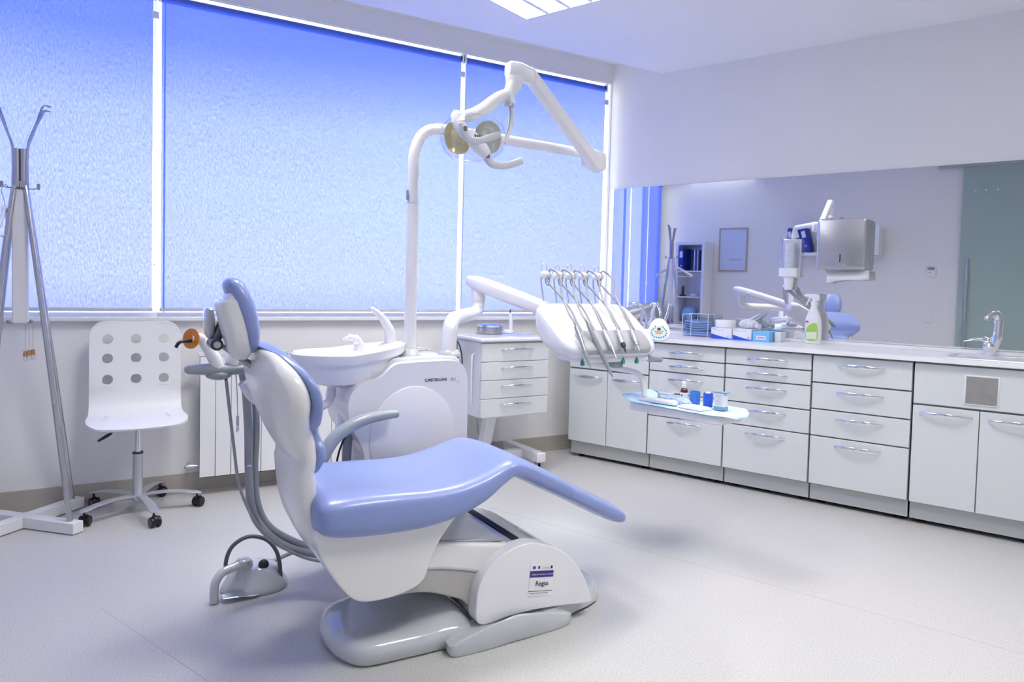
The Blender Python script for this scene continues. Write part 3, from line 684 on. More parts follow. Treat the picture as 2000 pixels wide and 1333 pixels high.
R = [[(x, y, z) for x, y in sell(rx, ry, 36, 2.4)] for z, rx, ry in ((-.035, .110, .082), (0, .124, .098), (.030, .116, .090), (.048, .080, .060), (.054, .03, .02))]
mb.rings(R, cap=False); cs_ = obj('clear_shield', mb, THIN, lamp)
m1 = MB(HM); m1.tube([(x, y, 0) for x, y in sell(.125, .099, 12, 2.4)], .0016, 8, closed=True); obj('shield_rim', m1, CLEAR, cs_)
mb = MB(); mb.tube([(1.148, 2.39, 1.822), (1.150, 2.385, 1.80), (1.158, 2.375, 1.765), (1.172, 2.362, 1.735)], [.012, .024, .027, .022], 18, flat=.75); mb.ball((1.152, 2.39, 1.80), .024); obj('head_bracket', mb, UNITW, lamp)
mb = MB(); mb.tube([(1.185, 2.36, 1.745), (1.205, 2.352, 1.715), (1.232, 2.348, 1.690), (1.258, 2.345, 1.665)], [.020, .027, .028, .020], 18); lh = obj('bulb_housing', mb, UNITW, lamp)
m1 = MB()
for k in range(6): m1.box((1.196+.008*k, 2.325, 1.712-.001*k), (1.199+.008*k, 2.345, 1.732-.001*k))
obj('cooling_fin', m1, BLACK, lh, smooth=False)
def handle(pts, name='head_handle'):
    P = spline(pts, 5); R = []
    for i, p in enumerate(P):
        a = Vector(P[max(i-1, 0)]); b = Vector(P[min(i+1, len(P)-1)]); t_ = (b-a).normalized(); u = Vector((0, 1, 0)); nn = t_.cross(u).normalized()
        R.append([tuple(Vector(p)+u*x+nn*y) for x, y in sell(.012, .0135, 16, 3.2)])
    m1 = MB(); m1.rings(R); return obj(name, m1, mat('lamp_handle_plastic', (.62, .63, .66), .3, coat=.3), lamp, bevel=.002)
h1 = handle([(1.145, 2.335, 1.768), (1.152, 2.33, 1.735), (1.172, 2.33, 1.712), (1.205, 2.33, 1.708), (1.250, 2.33, 1.724), (1.300, 2.33, 1.745)])
h2 = handle([(1.252, 2.345, 1.672), (1.262, 2.345, 1.650), (1.282, 2.345, 1.634), (1.318, 2.345, 1.632), (1.365, 2.345, 1.643), (1.408, 2.345, 1.662)])
for hh, c in ((h1, (1.152, 2.317, 1.745)), (h2, (1.256, 2.332, 1.662))):
    m1 = MB(); m1.box((c[0]-.007, c[1]-.002, c[2]-.009), (c[0]+.007, c[1]+.003, c[2]+.009)); obj('grip_button', m1, mat('grip_grey', (.16, .16, .17), .4), hh, bevel=.002)

# ================================================================== INSTRUMENT CONSOLE
cons = thing('instrument_console', 'white instrument console with five corded handpieces on a swing arm', 'instrument console', (1.284, 2.69, .886))
mb = MB(); mb.lathe([(.050, 0), (.050, .008), (.040, .022), (.036, .026)], (1.284, 2.69, .878), 32); obj('tube_collar', mb, LGREY, cons)
P = spline([(1.284, 2.69, .88), (1.284, 2.69, .955), (1.292, 2.70, 1.000), (1.325, 2.74, 1.028), (1.42, 2.86, 1.036), (1.55, 3.02, 1.040), (1.640, 3.135, 1.046), (1.672, 3.175, 1.070), (1.675, 3.18, 1.12)], 6)
mb = MB(); mb.tube(P, .0315, 26); obj('support_tube', mb, UNITW, cons)
mb = MB(); mb.cyl((1.675, 3.18, 1.10), (1.675, 3.18, 1.172), .0345, n=28); mb.cyl((1.675, 3.18, 1.172), (1.675, 3.18, 1.20), .029, n=28); obj('swivel_post', mb, UNITW, cons)
# swing arm, tapering body
A_, B_ = Vector((1.648, 3.245, 1.208)), Vector((1.852, 2.77, 1.062)); t_ = (B_-A_).normalized(); sd = Vector((-t_.y, t_.x, 0)).normalized()*-1; nn = t_.cross(sd).normalized()
R = []
for f, w, h in ((0, .020, .014), (.03, .036, .024), (.10, .044, .033), (.3, .045, .037), (.7, .044, .037), (.95, .040, .034), (1., .034, .028)):
    c = A_.lerp(B_, f); R.append([tuple(c+sd*x+nn*y) for x, y in sell(w, h, 24, 3.6)])
mb = MB(); mb.rings(R); sa = obj('swing_arm', mb, UNITW, cons)
c = A_.lerp(B_, .30)-sd*.046; m1 = MB(); m1.box((c.x-.012, c.y-.012, c.z-.008), (c.x+.012, c.y+.012, c.z+.008)); obj('arm_catch', m1, WHITE, sa, bevel=.004)
# console body: profile in y,z, lofted along x
prof = [(2.815, 1.075), (2.80, 1.098), (2.76, 1.100), (2.70, 1.070), (2.62, 1.020), (2.545, .972), (2.50, .935), (2.482, .905), (2.488, .882), (2.52, .868), (2.62, .872), (2.72, .905), (2.79, .965), (2.815, 1.02)]
pr_ = spline([(a, b, 0) for a, b in prof], 4, True); cyy, czz = 2.655, .985
mb = MB(); R = []
for x, s_, dy in ((1.752, .50, 0), (1.757, .66, 0), (1.770, .82, 0), (1.80, .95, 0), (1.84, 1., 0), (2.0, 1, 0), (2.18, 1, 0), (2.225, .99, 0), (2.252, .95, 0), (2.268, .86, 0), (2.275, .74, 0)):
    R.append([(x+.05*(a-cyy)*(1 if x > 2 else .3), cyy+(a-cyy)*s_, czz+(b-czz)*s_) for a, b, _ in pr_])
mb.rings(R); obj('console_body', mb, WHITE, cons)
# grey instrument ledge with five cradles
mb = MB()
def ledge(y, z): return None
R = []
for x, s_ in ((1.822, .6), (1.828, .9), (1.84, 1), (2.0, 1), (2.195, 1), (2.212, .9), (2.218, .6)):
    q = [(2.556, .990), (2.52, .966), (2.488, .936), (2.472, .905), (2.478, .886), (2.50, .885), (2.54, .95)]
    my, mz = 2.51, .935
    R.append([(x, my+(a-my)*s_, mz+(b-mz)*s_) for a, b in q])
mb.rings(R); obj('instrument_ledge', mb, mat('ledge_grey', (.40, .41, .43), .3, coat=.3), cons, bevel=.004)
mb = MB(); mb.box((1.835, 2.50, .846), (2.22, 2.70, .876)); obj('console_underside', mb, WHITE, cons, bevel=.008)
mb = MB(); mb.box((2.03, 2.515, .818), (2.082, 2.56, .86)); obj('arm_clamp', mb, GREY, cons, bevel=.003)
for x in (1.838, 2.066, 2.146):
    mb = MB(); mb.box((x-.008, 2.492, .838), (x+.008, 2.504, .858)); mb.box((x-.004, 2.494, .858), (x+.004, 2.502, .866)); obj('valve_tap', mb, TEAL, cons, bevel=.002)
mb = MB(); mb.tube([(2.205, 2.53, .872), (2.25, 2.53, .852), (2.318, 2.53, .846)], [.018, .016, .013], 16); mb.ball((2.318, 2.53, .846), .013); obj('console_handle', mb, GREY, cons)
xs_h = (1.833, 1.907, 1.977, 2.055, 2.141)
tips = [(1.825, 2.42, .838), (1.946, 2.42, .793), (1.962, 2.42, .876), (2.017, 2.42, .898), (2.094, 2.42, .905)]
starts = [(1.792, 2.50, .978), (1.868, 2.50, .974), (1.944, 2.50, .970), (2.020, 2.50, .972), (2.100, 2.50, .972)]
for i, x in enumerate(xs_h):
    y = 2.82
    mb = MB(); mb.tube(spline([(x+.004, y-.01, 1.07), (x+.001, y+.005, 1.14), (x-.006, y+.012, 1.20), (x-.008, y+.008, 1.236)], 4), .0035, 8); mb.tube(spline([(x-.010, y, 1.24), (x-.010, y+.0, 1.283), (x+.002, y+.0, 1.291), (x+.014, y, 1.28), (x+.018, y, 1.24)], 4), .0016, 8)
    hd = obj('hose_rod', mb, SATIN, cons)
    m1 = MB(); m1.ball((x-.002, y-.004, 1.236), .0205, (.8, 1, 1)); m1.cyl((x+.010, y-.004, 1.236), (x+.020, y-.004, 1.236), .0185, n=24); m1.cyl((x+.023, y-.004, 1.236), (x+.034, y-.004, 1.236), .0175, n=24); obj('hose_roller', m1, WHITE, hd)
    m1 = MB(); m1.tube(spline([(x+.002, y-.012, 1.222), (x+.004, y-.014, 1.20), (x+.014, y-.016, 1.186), (x+.024, y-.014, 1.20), (x+.026, y-.010, 1.225)], 4), .0028, 8); obj('roller_hook', m1, GREY, hd)
    s_, t_ = Vector(starts[i]), Vector(tips[i]); s_.x += .022
    # handpiece body from the cradle to its tip
    d = (t_-s_); L_ = d.length; d.normalize()
    p = lambda f: tuple(s_+d*(L_*f))
    rad = [.0085, .0105, .0115, .0105, .010] if i < 2 else [.0085, .0105, .0110, .0105, .0100]
    mb = MB(); mb.tube([p(-.22), p(-.05), p(.15), p(.35), p(.52)], rad, 16); hp = obj('handpiece', mb, SATIN if i > 1 else mat('pale_grey_handle', (.40, .41, .43), .3, metal=.5), cons)
    m1 = MB()
    if i < 2: m1.tube([p(.50), p(.62), p(.85), p(1.)], [.0115, .0105, .0065, .0030], 14); obj('handpiece_tip', m1, GREY, hp, label='grey tapering nozzle')
    else:
        m1.tube([p(.50), p(.60), p(.70)], [.0105, .0105, .0085], 14); m1.tube([p(.70), p(.85), p(1.)], [.006, .0045, .0025], 12); obj('handpiece_tip', m1, STEEL if i != 3 else BLACK, hp)
    # hose: over the roller, forward and down to the handpiece
    e = Vector(p(-.22))
    m1 = MB(); m1.tube(spline([(x+.018, y-.020, 1.214), (x+.020, y-.010, 1.250), (x+.030, y-.03, 1.262), (x+.045, y-.075, 1.225), (.55*(x+.03)+.45*e.x+.018, 2.70, 1.15), (.3*(x+.02)+.7*e.x+.006, 2.60, 1.065), tuple(e-d*.03), tuple(e)], 6), .0052, 10); obj('handpiece_hose', m1, THOSE, hp)
    m1 = MB(); m1.tube(spline([(x+.006, y-.016, 1.216), (x+.012, y-.04, 1.188), (x+.030, y-.085, 1.145), (x+.046, y-.16, 1.080), (x+.044, 2.60, 1.022), (x+.040, 2.555, .985)], 6), .0045, 10); obj('return_hose', m1, THOSE, hp)
# control pad
PC = Vector((2.355, 2.585, .985)); nrm = (Vector((0, 0, 1.18))-PC); nrm = Vector((-.60, -.72, .34)).normalized()
pr1 = Vector((0, 0, 1)).cross(nrm).normalized(); pu1 = nrm.cross(pr1)
PM = Matrix(((pr1.x, pu1.x, nrm.x, PC.x), (pr1.y, pu1.y, nrm.y, PC.y), (pr1.z, pu1.z, nrm.z, PC.z), (0, 0, 0, 1)))
ol = spline([(0, -.058, 0), (.040, -.044, 0), (.053, -.008, 0), (.042, .026, 0), (.028, .048, 0), (0, .060, 0), (-.028, .048, 0), (-.042, .026, 0), (-.053, -.008, 0), (-.040, -.044, 0)], 5, True)
mb = MB(PM); mb.rings([[(x*s_, y*s_, z) for x, y, _ in ol] for z, s_ in ((-.03, .80), (-.024, .93), (-.012, 1), (-.003, 1), (0, .96))]); pad = obj('control_pad', mb, WHITE, cons)
mb = MB(); mb.tube([tuple(PC-nrm*.02), tuple(PC-nrm*.05+Vector((-.03, .02, 0))), (2.25, 2.62, .97)], .018, 14); obj('pad_arm', mb, WHITE, cons)
m1 = MB(PM); m1.rings([[(x*.86, -.012+(y+.012)*.74-.006, z) for x, y in [(.050*math.cos(2*PI*k/40), -.012+.050*math.sin(2*PI*k/40)) for k in range(40)]] for z in (-.001, .0008)]); obj('button_face', m1, mat('keypad_pale_blue', (.62, .74, .78), .4), pad)
m1 = MB(PM); m1.rings([[(x, y, z) for x, y in [(.027*math.cos(2*PI*k/32), .034+.019*math.sin(2*PI*k/32)) for k in range(32)]] for z in (-.001, .0012)]); obj('pad_cover', m1, mat('pad_cover_white', (.80, .78, .80), .35), pad)
m1 = MB(PM); m1.box((-.008, -.004, 0), (.008, .010, .0016)); obj('display', m1, BLACK, pad, bevel=.001)
for cols, spots in (((.06, .36, .14), [(-.026, .004), (-.018, .014), (.018, .014), (.026, .004), (.034, -.004), (-.034, -.004)]), ((.75, .28, .03), [(-.017, -.008), (-.0085, -.010), (0, -.011), (.0085, -.010), (.017, -.008), (-.0045, -.019), (.0045, -.019), (-.013, -.018), (.013, -.018)]),
                    ((.07, .25, .48), [(-.036, -.018), (-.031, -.028), (-.022, -.035), (-.011, -.039), (0, -.040), (.011, -.039), (.022, -.035), (.031, -.028), (.036, -.018)])):
    for xx, y2 in spots:
        m1 = MB(PM); m1.lathe([(.0040, .0006), (.0040, .0020), (.0034, .0024)], (xx, y2, 0), 10); obj('button', m1, mat('key_%d' % int(cols[0]*100), cols, .4), pad, smooth=False)
# arm to the tray, tray
mb = MB(); mb.tube(spline([(1.90, 2.60, .846), (2.00, 2.60, .826), (2.10, 2.60, .806), (2.19, 2.60, .790), (2.245, 2.60, .772), (2.268, 2.59, .740), (2.272, 2.585, .690), (2.272, 2.58, .665)], 5), .0135, 16); obj('tray_arm', mb, UNITW, cons)
TA = math.atan2(-.982, .189); TM = Matrix.Translation((2.2, 2.618, 0)) @ Matrix.Rotation(TA, 4, 'Z')       # x along the tray towards the viewer, y away
mb = MB(TM); mb.prism(rrect(0, 0, .50, .20, .035), .602, .640, 'z'); obj('tray', mb, WHITE, cons, bevel=.006)

# things on the tray
def ttrans(u, v, z=0): return tuple(TM @ Vector((u, v, z)))
random.seed(3)
mb = MB(TM); nx, ny = 30, 14; vs = []; x0, x1, y0, y1 = -.045, .55, -.015, .225
for j in range(ny+1):
    for i in range(nx+1):
        u, v = i/nx, j/ny
        xx = x0+(x1-x0)*u; yy = y0+(y1-y0)*v
        if u > .85: yy = .105+(yy-.105)*(1-.55*((u-.85)/.15)**2)
        if u < .1: yy = .105+(yy-.105)*(1-.2*((.1-u)/.1)**2)
        edge = max(0, -xx/.045, (xx-.50)/.05)
        rim = (.022*min(1, max(0, (.03-xx)/.06)) if xx < .03 else 0)
        z = .6435+rim-.012*max(0, (xx-.52)/.03)+.0025*abs(math.sin(9*u+5*v))*(v > .1)+random.uniform(0, .0012)
        if v > .9: z += .010
        vs.append((xx, yy, z))
mb._add(vs, [(j*(nx+1)+i, j*(nx+1)+i+1, (j+1)*(nx+1)+i+1, (j+1)*(nx+1)+i) for j in range(ny) for i in range(nx)])
o = obj('tray_liner', mb, LINER, origin=ttrans(.2, .1, .645), cat='tray liner', label='pale blue paper liner draped over the small instrument tray')
sm = o.modifiers.new('sheet', 'SOLIDIFY'); sm.thickness = .0012; sm.offset = 1
def tray_thing(name, label, cat, u, v): return thing(name, label, cat, ttrans(u, v, .652), TA)
for u0, v0, u1, v1, a, lb, zz in ((.02, .035, .19, .115, .0, 'white paper pack at the window end of the tray', .648), (.12, .02, .25, .10, .06, 'white folded tissue in the middle of the tray', .652), (.27, .015, .40, .10, -.07, 'white paper pad beside the blue cups on the tray', .649)):
    t = thing('paper_pack', lb, 'paper', ttrans((u0+u1)/2, (v0+v1)/2, zz), TA+a)
    M = MW[t]; w, h = (u1-u0)/2, (v1-v0)/2
    mb = MB(M); mb.box((-w, -h, 0), (w, h, .009)); obj('bottom_sheet', mb, PAPER, t, smooth=False, bevel=.002); mb = MB(M); mb.box((-w+.01, -h+.004, .0095), (w-.006, h-.01, .013)); obj('top_sheet', mb, PAPER, t, smooth=False, bevel=.001)
t = tray_thing('clear_lid_box', 'small clear box with white lid standing on the tray liner', 'box', .10, .165)
mb = MB(MW[t]); mb.box((-.035, -.02, 0), (.035, .02, .022)); obj('box_body', mb, CLEAR, t, bevel=.002); mb = MB(MW[t]); mb.box((-.036, -.021, .0225), (.036, .021, .032)); obj('box_lid', mb, WHITE, t, bevel=.002)
t = tray_thing('medicine_bottle', 'brown glass bottle with white cap and label on the tray', 'bottle', .205, .165)
mb = MB(MW[t]); mb.lathe([(.016, 0), (.0175, .003), (.0175, .050), (.015, .060), (.008, .066), (.008, .070)], (0, 0, 0), 24); obj('bottle_body', mb, AMBER, t)
mb = MB(MW[t]); mb.lathe([(.0105, .067), (.0105, .088), (.009, .094), (.006, .098)], (0, 0, 0), 20); obj('cap', mb, WHITE, t)
mb = MB(MW[t]); mb.lathe([(.0179, .008), (.0179, .045)], (0, 0, 0), 24, cap=False); lb = obj('label', mb, PAPER, t)
fm = MW[t] @ face_mat((.0, -.0182, .026), (1, 0, 0), (0, 0, 1)); m1 = MB(MW[t]); m1.box((-.004, -.0187, .028), (.004, -.0179, .036)); obj('label_mark', m1, LABELR, lb, smooth=False)
for u, v, r, h, mm, lb in ((.275, .150, .0245, .060, CUPB, 'wider blue disposable cup on the tray, next to the brown bottle'), (.355, .135, .0215, .064, CUPD, 'deep blue cup with tissue inside, next to the white card box')):
    t = tray_thing('blue_cup', lb, 'cup', u, v)
    mb = MB(MW[t]); mb.lathe([(r*.95, 0), (r, .002), (r, h-.002), (r*.98, h), (r*.82, h), (r*.80, h-.004), (r*.8, .02)], (0, 0, 0), 32); obj('cup_body', mb, mm, t)
    if mm is CUPD:
        mb = MB(MW[t]); mb.ball((0, 0, h-.002), r*.62, (1, .8, .55), 12); obj('tissue', mb, PAPER, t)
t = tray_thing('card_dispenser', 'small printed white box with blue flap at the tray end', 'box', .425, .125)
mb = MB(MW[t]); mb.box((-.022, -.016, 0), (.026, .018, .075)); obj('card_box', mb, BOXW, t, bevel=.0015); mb = MB(MW[t]); mb.box((-.028, -.018, .0755), (.032, .020, .079)); obj('flap', mb, mat('slate_blue_card', (.20, .34, .50), .5), t)
mb = MB(MW[t])
for k in range(8): mb.box((-.018, -.0166, .022+.006*k), (.020-.005*(k % 3), -.0161, .0235+.006*k))
obj('print_line', mb, INKG, t, smooth=False)
mb = MB(MW[t]); mb.box((-.024, -.0175, -.001), (.028, .020, .014)); obj('blue_base', mb, mat('slate_blue_card', (.2, .34, .5), .5), t)
t = tray_thing('crumpled_foil', 'crumpled blue film between paper packs on the tray', 'crumpled film', .265, .075)
bm = bmesh.new(); bmesh.ops.create_icosphere(bm, subdivisions=3, radius=1)
for v in bm.verts:
    k = 1+random.uniform(-.22, .22); v.co = MW[t] @ Vector((v.co.x*.040*k, v.co.y*.022*k, max(-.004, v.co.z*.020*k)+.012))
m1 = MB(); m1.bm = bm; obj('film', m1, mat('crumpled_film', (.45, .60, .85), .3, coat=.3), t, smooth=False)

# ================================================================== FOOT CONTROL
fc = thing('foot_control', 'grey foot control with black knob and cable on the floor beside the chair', 'foot control', (.52, 2.78, 0))
outl = spline([(.405, 2.80), (.44, 2.865), (.52, 2.885), (.60, 2.865), (.648, 2.80), (.635, 2.735), (.585, 2.695), (.52, 2.695), (.46, 2.735), (.42, 2.76)], 5, True)
P = [Vector(p) for p in outl]; c = sum(P, Vector((0, 0)))/len(P)
mb = MB(); mb.rings([[(c.x+(p.x-c.x)*s_, c.y+(p.y-c.y)*s_, z) for p in P] for s_, z in ((.97, .001), (1, .006), (.99, .016), (.93, .030), (.80, .055), (.70, .078), (.60, .090), (.40, .095), (.1, .096))])
obj('pedal_body', mb, LGREY, fc)
mb = MB(); mb.ball((.552, 2.745, .098), .0195); obj('joystick_knob', mb, BLACK, fc)
mb = MB(); mb.cyl((.556, 2.752, .07), (.552, 2.745, .09), .010); obj('joystick_stem', mb, GREY, fc)
em = face_mat((.560, 2.722, .052), (1, 0, 0), (0, .62, .78))
mb = MB(em); 
for k in range(5):
    a = 2*PI*k/5; mb.tube([(.012*math.cos(a)+.006*math.cos(q*PI/4), .012*math.sin(a)+.006*math.sin(q*PI/4), .001) for q in range(8)], .0008, 5, closed=True)
obj('embossed_flower', mb, mat('embossed_grey', (.40, .43, .45), .3), fc)
mb = MB(); mb.lathe([(.020, 0), (.026, .006), (.026, .018), (.021, .024), (.012, .026)], (.478, 2.74, .112), 28); obj('pedal_button', mb, LGREY, fc)
mb = MB(); mb.tube(spline([(.505, 2.745, .108), (.470, 2.735, .115), (.430, 2.725, .112), (.398, 2.715, .103), (.378, 2.708, .078), (.372, 2.705, .045), (.372, 2.703, .004)], 5), [.017]*8+[.0145]*23, 16, flat=1.1); obj('pedal_arm', mb, LGREY, fc)
mb = MB(); R = []
for x, z, w in ((.400, .020, .022), (.44, .020, .026), (.48, .015, .028), (.510, .010, .026), (.530, .012, .014)):
    R.append([(x, 2.705+p, z+q) for p, q in sell(w, .0022, 16, 3)])
mb.rings(R); obj('pedal_plate', mb, CHROME, fc)
hp_ = spline([(.418, 2.76, .095), (.420, 2.75, .140), (.436, 2.74, .185), (.470, 2.73, .214), (.510, 2.73, .218), (.560, 2.73, .196), (.594, 2.735, .150), (.610, 2.74, .095), (.616, 2.745, .028)], 5)
mb = MB(); mb.tube(hp_, .0075, 14); obj('carry_hoop', mb, DHOSE, fc)
mb = MB(); mb.tube(spline([(.590, 2.85, .055), (.66, 2.86, .075), (.74, 2.80, .115), (.83, 2.70, .14), (.92, 2.60, .14)], 6), .0085, 12); obj('pedal_cable', mb, HOSE, fc)

# ================================================================== SWIVEL CHAIR
st = thing('swivel_chair', 'white perforated swivel chair with five castors under the window', 'chair', (.188, 3.95, 0))
PR = [(3.775, .456), (3.80, .470), (3.86, .481), (3.94, .482), (4.01, .486), (4.055, .506), (4.078, .545), (4.088, .60), (4.100, .75), (4.118, .95)]
PS = [Vector(p) for p in spline(PR, 8)]
AL = [0.]
for a, b in zip(PS, PS[1:]): AL.append(AL[-1]+(b-a).length)
TL = AL[-1]
def pt(t):
    t = max(0, min(TL-1e-6, t))
    for i in range(len(AL)-1):
        if t <= AL[i+1]: return PS[i].lerp(PS[i+1], (t-AL[i])/(AL[i+1]-AL[i]))
def t_of_z(z):
    i = max(k for k in range(len(PS)-1) if PS[k].y <= z)
    return AL[i]+(AL[i+1]-AL[i])*(z-PS[i].y)/(PS[i+1].y-PS[i].y)
def wid(t):
    r, w = .075, .208
    dt = max(0, t-(TL-r)); w -= r-math.sqrt(max(0, r*r-dt*dt)) if dt > 0 else 0
    d0 = max(0, .06-t); w -= (.06-math.sqrt(max(0, .0036-d0*d0)))*1. if d0 > 0 else 0
    w += .014*math.exp(-((t-.12)/.1)**2)
    return w
def sp(x, t):
    p = pt(t); return (.180+x*wid(t)/.208, p.x-.02*(1-(x/.208)**2)*0+.012*(x/.208)**2*(-1 if t > .4 else 0), p.y-.006*(1-(x/.208)**2)*(1 if t < .3 else 0))
mb = MB(); tc_ = [t_of_z(z) for z in (.655, .762, .868)]; hx = (-.128, 0, .128); hc_ = .034
xs = [-.208]; 
for h in hx: xs += [h-hc_, h+hc_]
xs.append(.208)
ts = [0, .004, .01, .02, .03, .045, .06]+[.06+(tc_[0]-hc_-.06)*k/14 for k in range(1, 14)]
for t in tc_: ts += [t-hc_, t+hc_]
ts += [TL-.075+.075*k/8 for k in range(1, 8)]+[TL-.0008]
ts = sorted(ts)
for i in range(len(xs)-1):
    for j in range(len(ts)-1):
        cx_, ct = (xs[i]+xs[i+1])/2, (ts[j]+ts[j+1])/2
        if any(abs(cx_-h) < .01 for h in hx) and any(abs(ct-t) < .01 for t in tc_):
            n = 32; O = []; N = []
            for k in range(n):
                an = 2*PI*k/n+PI/4; c, s_ = math.cos(an), math.sin(an); m_ = max(abs(c), abs(s_))
                O.append(sp(cx_+hc_*c/m_, ct+hc_*s_/m_)); N.append(sp(cx_+.0245*c, ct+.0245*s_))
            mb._add(O+N, [(k, (k+1) % n, n+(k+1) % n, n+k) for k in range(n)])
        else:
            nx_ = 3; q = []
            for k in range(nx_+1):
                x = xs[i]+(xs[i+1]-xs[i])*k/nx_; q += [sp(x, ts[j]), sp(x, ts[j+1])]
            mb._add(q, [(2*k, 2*k+2, 2*k+3, 2*k+1) for k in range(nx_)])
o = obj('seat_shell', mb, WOODW, st, recalc=False); so = o.modifiers.new('ply', 'SOLIDIFY'); so.thickness = .011; so.offset = 0; es = o.modifiers.new('crisp_rim', 'EDGE_SPLIT'); es.split_angle = math.radians(40)
for x, t in ((.048, .20), (.032, .13), (.315, .20), (.318, .13)):
    m1 = MB(); p = pt(t); m1.lathe([(.007, 0), (.006, .0015), (.002, .002)], (x, p.x, p.y+.0045), 12); obj('screw', m1, STEEL, o)
mb = MB(); mb.box((.12, 3.88, .462), (.25, 4.02, .474)); mb.box((.16, 3.91, .44), (.21, 3.99, .462)); obj('seat_mount', mb, SATIN, st, bevel=.003)
mb = MB(); mb.cyl((.183, 3.95, .300), (.183, 3.95, .452), .0135); mb.cyl((.183, 3.95, .316), (.183, 3.95, .320), .0142); obj('gas_column', mb, CHROME, st)
mb = MB(); mb.cyl((.183, 3.95, .062), (.183, 3.95, .300), .0235, .0225, n=28); obj('outer_column', mb, SATIN, st)
mb = MB(); mb.cyl((.183, 3.95, .298), (.183, 3.95, .306), .0245, n=28); obj('column_ring', mb, BLACK, st)
mb = MB(); mb.tube([(.170, 3.93, .448), (.10, 3.87, .440), (.065, 3.84, .428)], .004, 10); lv = obj('height_lever', mb, SATIN, st)
m1 = MB(); m1.tube([(.066, 3.841, .428), (.05, 3.828, .422), (.012, 3.80, .405)], [.005, .008, .006], 12); obj('lever_grip', m1, BLACK, lv)
hub = (.188, 3.95)
mb = MB(); mb.lathe([(.034, 0), (.036, .004), (.036, .016), (.028, .024)], (hub[0], hub[1], .066), 28); obj('base_hub', mb, SATIN, st)
for k in range(5):
    a = math.radians(-79+72*k); u = Vector((math.cos(a), math.sin(a), 0)); v = Vector((-u.y, u.x, 0)); c0 = Vector((*hub, 0)); R = []
    for r, w, z, h in ((.02, .020, .082, .006), (.06, .020, .092, .006), (.14, .021, .094, .0055), (.21, .023, .088, .005), (.262, .0235, .078, .0045), (.280, .018, .074, .004), (.288, .008, .073, .003)):
        R.append([tuple(c0+u*r+v*p+Vector((0, 0, z+q))) for p, q in sell(w, h, 18, 3)])
    mb = MB(); mb.rings(R); lg = obj('base_leg', mb, SATIN, st)
    cc = c0+u*.266; ph = math.radians((20, 140, 75, 10, 160)[k]); wu = Vector((math.cos(ph), math.sin(ph), 0)); wv = Vector((-wu.y, wu.x, 0))
    cw = cc-wv*.012
    m1 = MB(); m1.cyl(tuple(cc+Vector((0, 0, .05))), tuple(cc+Vector((0, 0, .075))), .005)
    for sgn in (-1, 1):
        A0 = cw+wu*sgn*.008+Vector((0, 0, .025)); B0 = cw+wu*sgn*.024+Vector((0, 0, .025)); m1.tube([tuple(A0), tuple(A0.lerp(B0, .2)), tuple(A0.lerp(B0, .8)), tuple(B0)], [.022, .025, .025, .021], 24)
    A0 = cw-wu*.008+Vector((0, 0, .032)); B0 = cw+wu*.008+Vector((0, 0, .032)); m1.cyl(tuple(A0), tuple(B0), .0235, n=24)
    obj('castor', m1, BLACK, lg)

# ================================================================== COAT STAND
cs = thing('coat_stand', 'steel tube coat stand with white cross base by the window', 'coat stand', (-.282, 3.945, 0))
cx, cy = -.285, 3.945
mb = MB()
for a in (0, 90): 
    Rm = Matrix.Translation((cx, cy, 0)) @ Matrix.Rotation(math.radians(45+a), 4, 'Z')
    if a == 0: mb.box((-.31, -.028, .004), (.31, .028, .055), Rm)
    else: mb.box((-.31, -.028, .004), (-.028, .028, .055), Rm); mb.box((.028, -.028, .004), (.31, .028, .055), Rm)
obj('cross_base', mb, WOODW, cs, bevel=.003)
PX_, PY_ = -.297, 3.935
mb = MB(); mb.box((PX_-.030, PY_-.030, .952), (PX_+.030, PY_+.030, 1.56)); obj('centre_post', mb, WOODW, cs, bevel=.004)
for k in range(4):
    a = math.radians(45+90*k); u = Vector((math.cos(a), math.sin(a), 0)); c0 = Vector((PX_, PY_, 0))
    mb = MB(); f = Vector((cx, cy, 0))+u*.262
    mb.tube(spline([tuple(c0+u*.018+Vector((0, 0, 1.745))), tuple(c0+u*.018+Vector((0, 0, 1.60))), tuple(c0+u*.022+Vector((0, 0, 1.56))), tuple(c0+u*.040+Vector((0, 0, 1.51))), tuple(f.lerp(c0+u*.05, .5)+Vector((0, 0, .78))), tuple(f+Vector((0, 0, .056)))], 6), .0125, 16); obj('leg', mb, STEEL, cs)
    a2 = math.radians(20+90*k+(0, 0, 0, 0)[k]); u = Vector((math.cos(math.radians((25, 160, 200, -20)[k])), math.sin(math.radians((25, 160, 200, -20)[k])), 0))
    v = Vector((-u.y, u.x, 0)); zt_ = (1.965, 1.955, 1.935, 1.925)[k]
    pts = spline([tuple(c0+u*.030+Vector((0, 0, 1.56))), tuple(c0+u*.030+Vector((0, 0, 1.740))), tuple(c0+u*.055+Vector((0, 0, 1.83))), tuple(c0+u*.085+Vector((0, 0, zt_-.03))), tuple(c0+u*.100+Vector((0, 0, zt_-.002))), tuple(c0+u*.125+Vector((0, 0, zt_-.003)))], 5)
    R = []
    for i, p in enumerate(pts):
        q0 = Vector(pts[max(0, i-1)]); q1 = Vector(pts[min(len(pts)-1, i+1)]); t_ = (q1-q0).normalized(); nn = t_.cross(v).normalized()
        R.append([tuple(Vector(p)+v*s1*.011+nn*s2*.002) for s1, s2 in ((-1, -1), (1, -1), (1, 1), (-1, 1))])
    mb = MB(); mb.rings(R); obj('upper_arm', mb, DSTEEL, cs, bevel=.0008)
